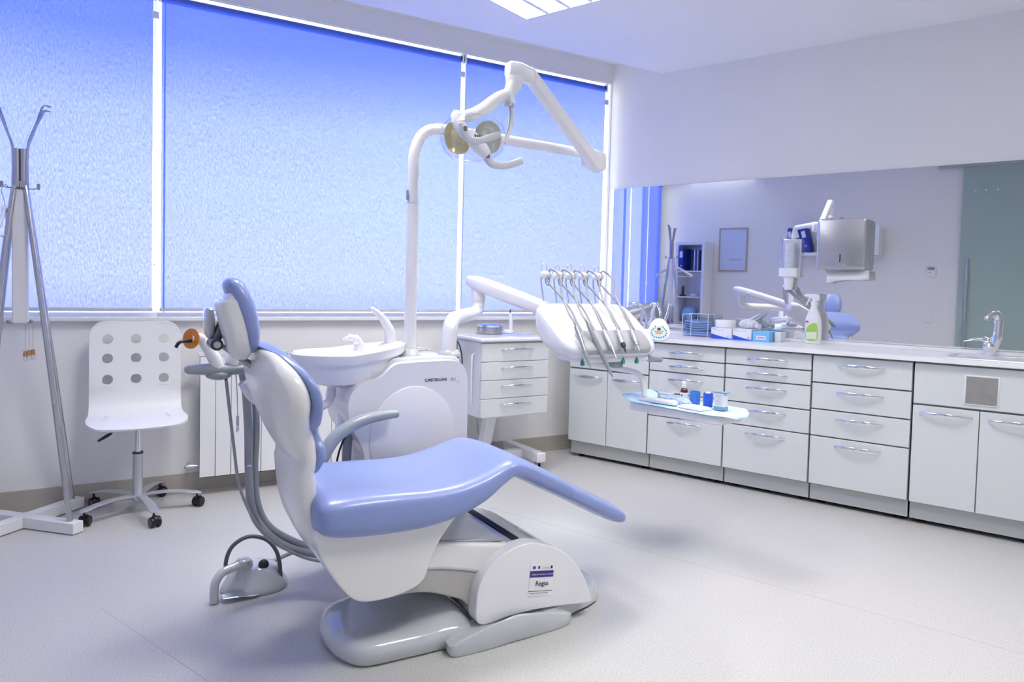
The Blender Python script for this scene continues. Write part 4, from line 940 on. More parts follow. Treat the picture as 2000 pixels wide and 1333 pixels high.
for k, (ux, uy) in enumerate(((1, 0), (-1, 0), (.2, -1), (-.2, 1))):
    u = Vector((ux, uy, 0)).normalized(); c0 = Vector((PX_, PY_, 1.568)); v = Vector((-u.y, u.x, 0))
    mb = MB(); mb.tube([tuple(c0+u*.02), tuple(c0+u*.05), tuple(c0+u*.066+Vector((0, 0, .004)))], .0032, 8)
    M = Matrix(((u.x, v.x, 0, c0.x+u.x*.066), (u.y, v.y, 0, c0.y+u.y*.066), (0, 0, 1, c0.z), (0, 0, 0, 1))); mb.box((-.003, -.011, 0), (.010, .011, .026), M); obj('hook', mb, DSTEEL, cs, bevel=.002)
for ux in (-1, 1):
    mb = MB(); mb.tube([(PX_+ux*.028, PY_-.032, .955), (PX_+ux*.043, PY_-.032, .955)], .0025, 8); mb.ball((PX_+ux*.043, PY_-.034, .962), .0085); obj('lower_hook', mb, DSTEEL, cs)
# hanging corked strings
for k, (x, y, z0, z1) in enumerate(((-.276, 3.90, .948, .825), (-.262, 3.895, .948, .83), (-.247, 3.90, .948, .832))):
    t = thing('corked_vial', 'tiny corked vial hanging on a string under the coat stand post', 'ornament', (x, y, z1-.04), 0, 'corked vials hanging from the coat stand')
    mb = MB(); mb.cyl((x, y, z1), (x, y, z0), .0009, n=6); obj('string', mb, mat('string', (.35, .30, .22), .8), t)
    mb = MB(); mb.cyl((x, y, z1-.024), (x, y, z1), .0095, .0075, n=14); obj('cork', mb, CORK, t)
    mb = MB(); mb.lathe([(.003, 0), (.009, .006), (.010, .014), (.0085, .022)], (x, y, z1-.046), 14); obj('vial', mb, CLEAR, t)
# hanger on the left hook
hg = thing('coat_hanger', 'white wooden coat hanger hanging from the coat stand hook', 'coat hanger', (-.352, 3.86, 1.37), 0)
hx0, hy0 = -.352, 3.90
mb = MB(); P = spline([(hx0-.01, hy0-.225, 1.352), (hx0, hy0-.12, 1.412), (hx0, hy0-.03, 1.462), (hx0, hy0, 1.468), (hx0, hy0+.03, 1.462), (hx0, hy0+.12, 1.412), (hx0-.01, hy0+.225, 1.352)], 5); R = []
for i, p in enumerate(P):
    q0 = Vector(P[max(0, i-1)]); q1 = Vector(P[min(len(P)-1, i+1)]); t_ = (q1-q0).normalized(); v = Vector((1, 0, 0)); nn = t_.cross(v).normalized(); s_ = .55 if i in (0, len(P)-1) else 1
    R.append([tuple(Vector(p)+v*a*s_+nn*b*s_) for a, b in sell(.007, .014, 14, 2.6)])
mb.rings(R); obj('shoulder_bar', mb, WOODW, hg)
mb = MB(); mb.cyl((hx0-.01, hy0-.215, 1.345), (hx0-.01, hy0+.215, 1.345), .0035, n=10); obj('trouser_bar', mb, WOODW, hg)
mb = MB(); mb.tube(spline([(hx0, hy0, 1.47), (hx0, hy0, 1.495), (hx0-.006, hy0+.012, 1.52), (hx0-.012, hy0+.01, 1.55), (hx0-.006, hy0+.018, 1.575), (hx0+.004, hy0+.03, 1.578), (hx0+.01, hy0+.04, 1.568)], 5), .0016, 8); obj('hanger_hook', mb, DSTEEL, hg)

# ================================================================== RADIATOR
rd = thing('radiator', 'white column radiator below the window sill', 'radiator', (1.17, 4.13, .1))
PIT = .0795; NR = 17
for k in range(NR):
    x = .482+PIT*k
    mb = MB(); mb.box((x+.0012, 4.085, .105), (x+PIT-.0012, 4.092, .758)); mb.box((x+.03, 4.092, .12), (x+PIT-.03, 4.165, .745)); mb.prism([(4.092, .745), (4.092, .758), (4.165, .772), (4.165, .76)], x+.002, x+.010, 'x'); mb.prism([(4.092, .745), (4.092, .758), (4.165, .772), (4.165, .76)], x+PIT-.010, x+PIT-.002, 'x'); mb.box((x+.002, 4.155, .752), (x+PIT-.002, 4.165, .775))
    obj('radiator_section', mb, mat('radiator_enamel', (.83, .83, .82), .3, coat=.3), rd, bevel=.0015, seg=1)
mb = MB(); mb.box((.482, 4.0925, .10), (.482+PIT*NR, 4.10, .76)); obj('radiator_gap_shade', mb, mat('gap_shade_grey', (.10, .10, .10), .6), rd, smooth=False)  # dark sheet stands in for the shade between the sections
for z in (.158, .70):
    mb = MB(); mb.cyl((.455, 4.13, z), (.482, 4.13, z), .012); mb.cyl((.43, 4.13, z), (.458, 4.13, z), .017); 
    if z < .3: mb.cyl((.440, 4.13, z), (.440, 4.205, z), .009); mb.ball((.425, 4.13, z), .013)
    obj('valve', mb, SATIN, rd)

# ================================================================== DRAWER CART
CA = math.radians(1.76); CM = Matrix.Translation((1.955, 3.652, 0)) @ Matrix.Rotation(CA, 4, 'Z')
def bow_handle(mb, x0, x1, z, y, out=.028, M=None, w=.0085, h=.0040):
    """bow handle standing off a front; y is the front face, -y is out"""
    n = 12; R = []
    for i in range(n+1):
        f = i/n; x = x0+(x1-x0)*f; o_ = out*math.sin(PI*f)**.7*.95+.001; k = .42+.58*math.sin(PI*f)
        R.append([(x, y-o_+a, z+.004*math.sin(PI*f)+b) for a, b in sell(h*k, w*k*1.15, 10, 2.4)])
    mb.rings(R, M=M)
cart = thing('drawer_cart', 'white wheeled drawer cart with four drawers below the window', 'cart', (1.955, 3.652, 0), CA)
mb = MB(CM); mb.box((0, .018, .392), (.485, .46, .842)); obj('cart_body', mb, CAB, cart, bevel=.002)
mb = MB(CM); mb.box((-.012, -.012, .844), (.498, .468, .868)); obj('cart_top', mb, WHITE, cart, bevel=.008, seg=3)
for k in range(4):
    z0 = .393+.1105*k; mb = MB(CM); mb.box((.003, 0, z0+.0015), (.482, .0175, z0+.109)); d = obj('drawer', mb, CAB, cart, bevel=.002)
    m1 = MB(CM); bow_handle(m1, .135, .365, z0+.070, .0); obj('handle', m1, CHROME, d)
mb = MB(CM); mb.tube([(-.0, .085, .45), (-.018, .085, .46), (-.018, .085, .76), (0, .085, .77)], .005, 10); obj('side_rail', mb, WHITE, cart)
mb = MB(CM); mb.prism([(.12, .12), (.185, .12), (.245, .392), (.175, .392)], .20, .26, 'y'); obj('slanted_leg', mb, WHITE, cart, bevel=.003)
mb = MB(CM); mb.box((.01, .20, .072), (.44, .26, .122)); mb.box((.44, .03, .070), (.505, .45, .130)); mb.box((-.05, .03, .070), (.01, .45, .130)); obj('base_frame', mb, WHITE, cart, bevel=.005)
mb = MB(CM); mb.box((.05, .05, .378), (.43, .09, .3915)); obj('front_support', mb, WHITE, cart, smooth=False)
for x in (-.02, .472):
    for y in (.075, .40):
        c = CM @ Vector((x, y, 0)); mb = MB(); mb.box((c.x-.012, c.y-.012, .055), (c.x+.012, c.y+.012, .070)); mb.cyl((c.x-.010, c.y, .025), (c.x+.010, c.y, .025), .0245, n=24); ct = obj('castor', mb, BLACK, cart)
        m1 = MB(); m1.cyl((c.x-.0125, c.y, .027), (c.x+.0125, c.y, .027), .015, n=20); m1.box((c.x-.0145, c.y-.018, .025), (c.x-.011, c.y+.018, .058)); m1.box((c.x+.011, c.y-.018, .025), (c.x+.0145, c.y+.018, .058)); obj('castor_fork', m1, SATIN, ct)
# on the cart
def ontop(x, y): v = CM @ Vector((x, y, .8685)); return tuple(v)
t = thing('instrument_tin', 'round lidded metal instrument tin on the drawer cart', 'tin', ontop(.245, .33), .3)
c = MW[t]; mb = MB(c); mb.lathe([(.080, 0), (.084, .003), (.084, .040), (.080, .043)], (0, 0, 0), 36); obj('tin_body', mb, STEEL, t)
mb = MB(c); mb.lathe([(.085, .044), (.086, .058), (.080, .062), (.03, .064), (.006, .065)], (0, 0, 0), 36); obj('tin_lid', mb, CHROME, t)
mb = MB(c)
for a in (100, 190, 290): mb.tube([(.086*math.cos(math.radians(a)), .086*math.sin(math.radians(a)), .020), (.100*math.cos(math.radians(a)), .100*math.sin(math.radians(a)), .026), (.100*math.cos(math.radians(a)), .100*math.sin(math.radians(a)), .040), (.086*math.cos(math.radians(a)), .086*math.sin(math.radians(a)), .046)], .003, 8)
obj('tin_clasp', mb, CHROME, t)
t = thing('scaler_handpiece', 'white pen-shaped device with black tip standing in its round base on the cart', 'dental device', ontop(.415, .36), 0)
c = MW[t]; mb = MB(c); mb.lathe([(.040, 0), (.046, .004), (.044, .014), (.030, .021), (.016, .024)], (-.018, 0, 0), 30); obj('charger_base', mb, WHITE, t)
mb = MB(c); mb.tube([(.010, 0, .014), (.008, 0, .06), (.004, 0, .125), (.002, 0, .135)], [.014, .013, .010, .006], 16); obj('pen_body', mb, WHITE, t)
mb = MB(c); mb.tube([(.002, 0, .134), (.001, 0, .150), (0, 0, .158)], [.0045, .003, .0014], 10); obj('pen_tip', mb, BLACK, t)
t = thing('napkin', 'folded light blue napkin lying on the cart beside the white device', 'napkin', ontop(.35, .20), .1)
c = MW[t]; mb = MB(c); mb.prism(spline([(-.11, -.03), (-.05, -.05), (.08, -.04), (.12, -.02), (.05, .04), (-.06, .035)], 4, True), 0, .004, 'z'); obj('napkin_sheet', mb, mat('napkin_blue', (.42, .50, .80), .8), t)
# cables by the cart
t = thing('coiled_cables', 'black coiled cables hanging between the unit and the drawer cart', 'cable', (1.885, 3.86, .62))
for k in range(3):
    mb = MB(); r = .055+.012*k; mb.tube([(1.872+.018*math.cos(a+k)+.010*k, 3.84+.45*r*math.cos(a), .80-.02*k+.11*(1-.1*k)*math.sin(a)) for a in [2*PI*q/28 for q in range(28)]], .0038, 8, closed=True); obj('cable_loop', mb, BLACK, t)
mb = MB(); mb.box((1.855, 3.83, .775), (1.885, 3.86, .845)); obj('power_brick', mb, BLACK, t, bevel=.004)
mb = MB(); mb.tube(spline([(1.89, 3.84, .72), (1.90, 3.86, .60), (1.925, 3.88, .45), (1.95, 3.95, .25), (2.0, 4.05, .03)], 5), .0032, 8); obj('cable_tail', mb, BLACK, t)
mb = MB(); mb.tube(spline([(2.18, 4.08, .46), (2.19, 4.13, .40), (2.20, 4.15, .25), (2.215, 4.10, .10), (2.24, 4.05, .01)], 6), .0022, 6)
obj('power_cord', mb, mat('tan_cord', (.36, .28, .20), .6), origin=(2.2, 4.1, .2), cat='cord', label='thin brown cord hanging down behind the drawer cart')

# ================================================================== CABINETS along the mirror wall (local: x along, -y out)
FY = -.50; KY = -.455
def cab_thing(label, x0, group=None): 
    return thing('base_cabinet', label, 'cabinet', tuple(W2 @ Vector((x0, FY, 0))), A2)
def carcass(t, x0, x1):
    mb = MB(W2); mb.box((x0+.001, FY+.020, .115), (x1-.001, -.02, .845)); obj('cabinet_body', mb, mat('cabinet_side_grey', (.34, .35, .34), .5), t, smooth=False)
    mb = MB(W2); mb.box((x0+.002, KY, .024), (x1-.002, KY+.018, .113)); obj('plinth', mb, KICK, t, smooth=False)
    for x in (x0+.05, x1-.05):
        for y in (KY+.06, -.10):
            mb = MB(W2); mb.lathe([(.022, 0), (.022, .006), (.014, .012), (.014, .115)], (x, y, 0), 16); obj('foot', mb, BLACK, t)
def front(t, name, x0, x1, z0, z1, hx=None, hz=None, m_=CAB):
    mb = MB(W2); g = .0022; mb.box((x0+g, FY, z0+g), (x1-g, FY+.018, z1-g)); d = obj(name, mb, m_, t, bevel=.0018)
    if hx:
        m1 = MB(W2); bow_handle(m1, hx[0], hx[1], hz, FY, .030); obj('handle', m1, CHROME, d)
    return d
t = cab_thing('two-door white cabinet at the window end of the row', .02); carcass(t, .02, .622)
front(t, 'front_panel', .02, .622, .628, .838)
front(t, 'door', .02, .321, .118, .622, (.055, .290), .572); front(t, 'door', .321, .622, .118, .622, (.352, .590), .572)
t = cab_thing('white five-drawer cabinet behind the small tray, second from the window', .626); carcass(t, .626, 1.119)
for z0, z1, hz in ((.120, .372, .343), (.374, .525, .480), (.528, .660, .616), (.663, .744, .700), (.747, .838, .787)): front(t, 'drawer', .626, 1.119, z0, z1, (.757, .990), hz)
t = cab_thing('white five-drawer cabinet in the middle of the row, right of the tray', 1.124); carcass(t, 1.124, 1.615)
for z0, z1, hz in ((.120, .390, .347), (.393, .525, .482), (.528, .662, .618), (.665, .746, .702), (.749, .838, .788)): front(t, 'drawer', 1.124, 1.615, z0, z1, (1.253, 1.487), hz)
t = cab_thing('white four-drawer cabinet next to the sink cabinet', 1.620); carcass(t, 1.620, 2.110)
for z0, z1, hz in ((.120, .390, .346), (.393, .539, .493), (.542, .686, .640), (.690, .838, .789)): front(t, 'drawer', 1.620, 2.110, z0, z1, (1.750, 1.983), hz)
t = cab_thing('white sink cabinet with two doors and a square steel plate', 2.116); carcass(t, 2.116, 2.70)
fp = front(t, 'front_panel', 2.116, 2.70, .630, .838)
mb = MB(W2); mb.box((2.336, FY-.004, .650), (2.480, FY, .798)); pl_ = obj('flap_frame', mb, WHITE, fp, bevel=.002)
mb = MB(W2); mb.box((2.343, FY-.0055, .657), (2.473, FY-.004, .791)); obj('steel_plate', mb, mat('scuffed_steel', (.42, .41, .38), .42, metal=.8, noise=(25., .15)), t, smooth=False)
front(t, 'door', 2.116, 2.405, .118, .624, (2.146, 2.378), .582); front(t, 'door', 2.405, 2.70, .118, .624, (2.437, 2.670), .580)
t = cab_thing('white cabinet past the sink, beyond the right edge', 2.704); carcass(t, 2.704, 3.20); front(t, 'door', 2.704, 3.20, .118, .838, (2.74, 2.98), .80)
# worktop with two recessed basins
def worktop():
    mb = MB(W2); xs = [.0, .13, .47, 2.27, 2.72, 3.22]; ys = [-.528, -.43, -.13, 0]
    for i in range(5):
        for j in range(3):
            if i in (1, 3) and j == 1: continue
            for z in (.848, .872): mb._add([(xs[i], ys[j], z), (xs[i+1], ys[j], z), (xs[i+1], ys[j+1], z), (xs[i], ys[j+1], z)], [(0, 1, 2, 3)])
    def rect(a, b, c, d):
        P = [(a, b), (c, b), (c, d), (a, d)]
        for k in range(4):
            p, q = P[k], P[(k+1) % 4]; mb._add([(*p, .848), (*q, .848), (*q, .872), (*p, .872)], [(0, 1, 2, 3)])
    rect(0, -.528, 3.22, 0); rect(.13, -.43, .47, -.13); rect(2.27, -.43, 2.72, -.13)
    return mb
wt = obj('worktop', worktop(), TOP, origin=W2 @ Matrix.Translation((1.6, -.26, .86)), bevel=.003, angle=60, cat='worktop', label='long white worktop running over the row of cabinets')
mb = MB(W2); mb.box((0, -.016, .8722), (3.22, -.001, .892)); obj('upstand', mb, TOP, wt, bevel=.002)
for (a, c), lb in (((.13, .47), 'white basin in the worktop near the window corner'), ((2.27, 2.72), 'white basin in the worktop below the chrome tap at the right')):
    t = thing('basin', lb, 'sink', tuple(W2 @ Vector(((a+c)/2, -.28, .872))), A2)
    ring = lambda d, z, r: [(p, q, z) for p, q in rrect(a-d, -.43-d, c+d, -.13+d, r, 6)]
    mb = MB(W2); mb.rings([ring(.030, .8722, .06), ring(.028, .8755, .06), ring(.010, .876, .05), ring(-.006, .872, .05), ring(-.014, .80, .05), ring(-.03, .758, .06), ring(-.09, .75, .04)]); obj('basin_bowl', mb, WHITE, t)
    mb = MB(W2); mb.lathe([(.022, 0), (.018, .003), (.004, .003)], ((a+c)/2, -.28, .7505), 20); obj('drain', mb, CHROME, t)
# taps
t = thing('mixer_tap', 'chrome mixer tap with tall spout by the basin at the right end', 'tap', tuple(W2 @ Vector((2.415, -.115, .872))), A2)
mb = MB(W2); mb.lathe([(.024, 0), (.026, .004), (.026, .03), (.030, .05), (.022, .065)], (2.405, -.115, .8725), 28); obj('tap_body', mb, CHROME, t)
mb = MB(W2); mb.tube(spline([(2.415, -.112, .90), (2.432, -.105, .96), (2.436, -.105, 1.03), (2.434, -.11, 1.075), (2.425, -.125, 1.095), (2.410, -.145, 1.092), (2.398, -.158, 1.078)], 6), [.020]*8+[.017]*8+[.014]*21, 18); sp_ = obj('spout', mb, CHROME, t)
m1 = MB(W2); m1.cyl((2.397, -.159, 1.079), (2.391, -.166, 1.066), .014, n=20); obj('aerator', m1, SATIN, sp_)
mb = MB(W2); mb.tube([(2.395, -.12, .945), (2.37, -.13, .957), (2.33, -.145, .955), (2.295, -.155, .945)], [.014, .011, .007, .004], 12, flat=.6); obj('lever', mb, CHROME, t)
mb = MB(W2); mb.ball((2.398, -.118, .940), .020); obj('lever_dome', mb, CHROME, t)
t = thing('mixer_tap', 'chrome gooseneck tap by the basin at the window end', 'tap', tuple(W2 @ Vector((.405, -.125, .872))), A2)
mb = MB(W2); mb.lathe([(.022, 0), (.022, .04), (.018, .06)], (.405, -.125, .8725), 24); obj('tap_body', mb, CHROME, t)
mb = MB(W2); mb.tube(spline([(.405, -.125, .92), (.400, -.125, .98), (.385, -.135, 1.035), (.355, -.15, 1.072), (.320, -.165, 1.08), (.295, -.175, 1.066)], 6), .0105, 14); obj('spout', mb, CHROME, t)
mb = MB(W2); mb.tube([(.418, -.125, .93), (.448, -.125, .99), (.462, -.125, 1.055), (.470, -.125, 1.078)], [.012, .010, .008, .012], 12); obj('lever', mb, CHROME, t)
# mirror
mb = MB(W2); mb.box((.028, -.006, .893), (sB-.3, -.0005, 1.915)); mm = obj('wall_mirror', mb, mat('mirror_edge', (.45, .52, .50), .2), smooth=False, origin=W2 @ Matrix.Translation((2.5, 0, 1.4)), cat='mirror', label='long frameless mirror on the wall above the worktop')
mb = MB(W2); mb.box((.029, -.0068, .894), (sB-.301, -.0061, 1.914)); obj('mirror_glass', mb, MIRROR, mm, smooth=False)
# towel dispenser
t = thing('towel_dispenser', 'brushed steel paper towel dispenser mounted on the mirror', 'towel dispenser', tuple(W2 @ Vector((1.655, -.07, 1.33))), A2)
pf = spline([(-.0075, 1.322), (-.105, 1.318), (-.128, 1.330), (-.134, 1.36), (-.134, 1.58), (-.128, 1.612), (-.105, 1.628), (-.0075, 1.632)], 4, True)
mb = MB(W2); mb.prism(rrect(1.520, 1.325, 1.790, 1.628, .014), -.118, -.0075, 'y'); obj('dispenser_body', mb, STEEL, t, bevel=.004)
mb = MB(W2); R = []
for y, s_ in ((-.119, 1.0), (-.130, .995), (-.136, .975), (-.139, .93)):
    R.append([(1.655+(x-1.655)*s_, y, 1.4765+(z-1.4765)*s_) for x, z in rrect(1.5205, 1.327, 1.7895, 1.626, .016)])
mb.rings(R); fr = obj('dispenser_door', mb, STEEL, t)
m1 = MB(W2); m1.box((1.652, -.1398, 1.368), (1.658, -.139, 1.415)); obj('level_slot', m1, BLACK, fr)
m1 = MB(W2); m1.tube([(1.64+.012*math.cos(a), -.06, 1.632+.010*math.sin(a)) for a in [PI*q/8 for q in range(9)]], .003, 8); obj('lock', m1, DSTEEL, t)
pt_ = thing('paper_towel', 'white paper towel sticking out under the steel dispenser', 'paper towel', tuple(W2 @ Vector((1.67, -.07, 1.27))), A2)
mb = MB(W2); vs = []; n = 12
for i in range(n+1):
    f = i/n; x = 1.570+.235*f
    zb = 1.243+.035*f+.008*math.sin(5*f); vs += [(x, -.085+.012*math.sin(4*f), 1.322), (x+.004, -.102+.006*math.sin(6*f), zb)]
mb._add(vs, [(2*i, 2*i+1, 2*i+3, 2*i+2) for i in range(n)]); o = obj('towel_sheet', mb, PAPER, pt_); q = o.modifiers.new('sheet', 'SOLIDIFY'); q.thickness = .004
# cup dispenser
t = thing('cup_dispenser', 'clear wall dispenser holding a stack of white plastic cups', 'cup dispenser', tuple(W2 @ Vector((1.342, -.05, 1.28))), A2)
mb = MB(W2); mb.box((1.288, -.018, 1.275), (1.398, -.0075, 1.518)); obj('back_plate', mb, WHITE, t, bevel=.004)
mb = MB(W2); R = [[(1.343+p, -.056+q*.8, z) for p, q in sell(.057*s_, .047*s_, 28, 4)] for s_, z in ((1, 1.335), (1, 1.49), (.97, 1.515), (.85, 1.522), (.3, 1.524))]
mb.rings(R); obj('clear_housing', mb, THIN, t)
mb = MB(W2); R = [[(1.343+p, -.056+q*.8, z) for p, q in sell(.058, .048, 28, 4)] for z in (1.280, 1.334)]
mb.rings(R); obj('collar', mb, WHITE, t, bevel=.003)
for k in range(10):
    z = 1.335+.0155*k; mb = MB(W2); mb.lathe([(.0330, z), (.0338, z+.001), (.0338, z+.0142), (.033, z+.0152)], (1.343, -.056, 0), 24); obj('plastic_cup', mb, WHITE, t)
mb = MB(W2); mb.lathe([(.022, 1.198), (.024, 1.20), (.032, 1.279)], (1.343, -.056, 0), 24); obj('plastic_cup', mb, WHITE, t)
# things on the worktop
t = thing('towel_holder', 'clear acrylic holder filled with folded blue paper towels', 'holder', tuple(W2 @ Vector((.77, -.08, .873))), A2)
mb = MB(W2)
for q in (((.680, -.135, .8725), (.860, -.132, .99)), ((.680, -.030, .8725), (.860, -.027, 1.02)), ((.680, -.132, .8725), (.683, -.030, 1.02)), ((.857, -.132, .8725), (.860, -.030, 1.02)), ((.683, -.132, .8725), (.857, -.030, .876))): mb.box(*q)
obj('acrylic_panel', mb, THIN, t, smooth=False)
mb = MB(W2)
for x in (.6795, .740, .8585): mb.cyl((x, -.1345, .873), (x, -.1345, 1.02), .0022, n=8); mb.cyl((x, -.029, .873), (x, -.029, 1.02), .0018, n=8)
mb.cyl((.6795, -.1345, 1.02), (.740, -.1345, 1.02), .0018, n=8); mb.cyl((.6795, -.029, 1.02), (.8585, -.029, 1.02), .0018, n=8)
obj('rim_rod', mb, WHITE, t)
for k in range(6):
    z = .8765+.0155*k; mb = MB(W2); R = []
    for i in range(9):
        f = i/8; x = .688+.164*f; s_ = .010*abs(f-.5)*2*(k > 1)
        R.append([(x, -.080+a, z+s_+.0072+b) for a, b in sell(.046, .0070, 14, 3.5)])
    mb.rings(R); o = obj('folded_towel', mb, CLOTHB, origin=W2 @ Matrix.Translation((.77, -.08, z)), cat='paper towel', group='blue paper towels in the acrylic holder', label='folded blue paper towel in the clear acrylic holder')
def carton(name, label, x0, x1, y0, y1, h, m_, z=.8725, rot=0.):
    t = thing(name, label, 'box', tuple(W2 @ Vector(((x0+x1)/2, (y0+y1)/2, z))), A2)
    F = W2 @ Matrix.Translation(((x0+x1)/2, (y0+y1)/2, 0)) @ Matrix.Rotation(rot, 4, 'Z') @ Matrix.Translation((-(x0+x1)/2, -(y0+y1)/2, 0))
    mb = MB(F); mb.box((x0, y0, z), (x1, y1, z+h)); obj('carton', mb, m_, t, bevel=.0012); return t, F
for x0, x1, lb in ((.918, 1.053, 'white and blue glove box under the white tape roll'), (1.060, 1.180, 'white and blue glove box with a crumpled bag on top')):
    t, F = carton('glove_box', lb, x0, x1, -.225, -.045, .072, BOXW)
    y = -.2256; w = x1-x0; mb = MB(F); n = 14; vs = []
    for i in range(n+1):
        f = i/n; vs += [(x0+.001+(w-.002)*f, y, .8735), (x0+.001+(w-.002)*f, y, .8735+.026*(1-f)**1.3+.006)]
    vs2 = [(a, b+.0005, c) for a, b, c in vs]
    mb._add(vs+vs2, [(2*i, 2*i+2, 2*i+3, 2*i+1) for i in range(n)]); obj('blue_swoosh', mb, BLUEINK, t, smooth=False)
    m1 = MB(F); m1.box((x0+.010, y, .935), (x0+.030, y+.0005, .939))
    for k in range(6): m1.box((x0+.010+.013*k, y, .928), (x0+.020+.013*k, y+.0005, .931))
    obj('print_line', m1, mat('pale_ink', (.50, .50, .66), .5), t, smooth=False)
    m1 = MB(F); m1.tube([(x1-.020+.007*math.cos(a), y, .888+.008*math.sin(a)) for a in [PI*q/6 for q in range(7)]], .0018, 6); obj('drop_mark', m1, SKYB, t)
t, F = carton('mask_box', 'light blue carton on the worktop, right of the glove boxes', 1.190, 1.292, -.235, -.055, .062, SKYB)
m1 = MB(F); m1.box((1.214, -.2358, .887), (1.270, -.2352, .909)); lb = obj('label_patch', m1, BOXW, t, smooth=False)
m1 = MB(F)
for k in range(4): m1.box((1.222+.011*k, -.2364, .894), (1.229+.011*k, -.2359, .902))
obj('print_mark', m1, LABELR, lb, smooth=False)
t, F = carton('small_carton', 'white carton standing behind the light blue box', 1.297, 1.335, -.150, -.05, .060, BOXW)
t = thing('tape_roll', 'wide white roll standing on the first glove box', 'roll', tuple(W2 @ Vector((.985, -.15, .945))), A2)
mb = MB(W2); mb.lathe([(.063, 0), (.0645, .002), (.0645, .046), (.063, .048), (.022, .048), (.020, .046), (.020, .002), (.022, 0)], (.985, -.155, .9455), 40, cap=False)
obj('roll_body', mb, PAPER, t)
t = thing('crumpled_bag', 'crumpled white plastic bag on the second glove box', 'plastic bag', tuple(W2 @ Vector((1.14, -.14, .945))), A2)
random.seed(11); bm = bmesh.new(); bmesh.ops.create_icosphere(bm, subdivisions=4, radius=1)
for v in bm.verts:
    a = math.atan2(v.co.z, v.co.y); k = 1+.16*math.sin(9*v.co.x*2+3*a)+random.uniform(-.05, .05)
    v.co = W2 @ Vector((1.125+v.co.x*.062, -.13+v.co.y*.040*k, .972+max(-.026, v.co.z*.032*k)))
m1 = MB(); m1.bm = bm; obj('bag_film', m1, mat('white_film', (.80, .83, .86), .35, coat=.3), t)
bm = bmesh.new(); m1 = MB(W2); m1.tube([(1.10, -.115, .985), (1.145, -.10, 1.015), (1.185, -.09, 1.045)], [.012, .016, .004], 10, flat=.4); obj('bag_corner', m1, mat('white_film', (.8, .83, .86), .35), t)
m1 = MB(W2); m1.cyl((1.185, -.145, .962), (1.205, -.155, .962), .016, n=20); obj('bottle_neck', m1, WHITE, t)
t = thing('spray_bottle', 'white trigger spray bottle with green label on the worktop', 'spray bottle', tuple(W2 @ Vector((1.508, -.085, .8725))), A2)
mb = MB(W2); R = []
for z, w, d in ((0, .045, .028), (.004, .049, .032), (.10, .049, .032), (.15, .045, .030), (.185, .034, .025), (.21, .022, .020), (.228, .0165, .0165), (.24, .0165, .0165)):
    R.append([(1.508+p, -.085+q, .8725+z) for p, q in sell(w, d, 28, 3)])
mb.rings(R); obj('bottle_body', mb, WHITE, t)
mb = MB(W2); mb.cyl((1.508, -.085, 1.112), (1.508, -.085, 1.128), .019, n=24); R = []
for x, z, w, h in ((1.452, 1.166, .008, .007), (1.47, 1.166, .011, .010), (1.50, 1.162, .013, .017), (1.525, 1.156, .013, .022), (1.538, 1.154, .009, .016)):
    R.append([(x, -.085+p, z+q) for p, q in sell(w, h, 16, 3)])
mb.rings(R); mb.cyl((1.510, -.085, 1.126), (1.510, -.085, 1.15), .013, n=20); tr_ = obj('trigger_head', mb, WHITE, t)
m1 = MB(W2); m1.tube([(1.482, -.085, 1.155), (1.472, -.085, 1.13), (1.462, -.085, 1.105)], [.006, .005, .004], 10); obj('trigger', m1, WHITE, tr_)
m1 = MB(W2); m1.prism(spline([(1.475, .900), (1.538, .898), (1.538, .985), (1.525, 1.0), (1.50, .992), (1.478, .965)], 4, True), -.1185, -.1175, 'y'); lb = obj('label', m1, LABELG, t, smooth=False, label='green and white label')
m1 = MB(W2); m1.box((1.476, -.1190, .902), (1.537, -.1186, .945)); obj('label_text_panel', m1, mat('pale_green_paper', (.72, .78, .60), .5), lb, smooth=False)
m1 = MB(W2); m1.box((1.470, -.1190, 1.003), (1.487, -.1178, 1.012)); obj('brand_patch', m1, LABELR, lb, smooth=False)

# ================================================================== LEFT WALL, seen in the mirror (local: x along, +y out)
bk = thing('bookcase', 'white open bookcase in the corner by the window, seen in the mirror', 'bookcase', tuple(WL @ Vector((.42, 0, 0))), A2)
X0, X1, DP = .42, .83, .33
mb = MB(WL); mb.box((X0, .015, 0), (X0+.035, DP, 1.84)); obj('side_panel', mb, WHITE, bk, bevel=.001); mb = MB(WL); mb.box((X1-.035, .015, 0), (X1, DP, 1.84)); obj('side_panel', mb, WHITE, bk, bevel=.001)
mb = MB(WL); mb.box((X0+.035, .015, 1.805), (X1-.035, DP, 1.84)); obj('top_panel', mb, WHITE, bk); mb = MB(WL); mb.box((X0+.035, .015, .0), (X1-.035, DP, .035)); obj('bottom_panel', mb, WHITE, bk)
mb = MB(WL); mb.box((X0+.03, .008, .0), (X1-.03, .015, 1.82)); obj('back_panel', mb, WHITE, bk)
for z in (.39, .74, 1.095, 1.45):
    mb = MB(WL); mb.box((X0+.035, .015, z-.018), (X1-.035, DP-.005, z)); obj('shelf_board', mb, WHITE, bk)
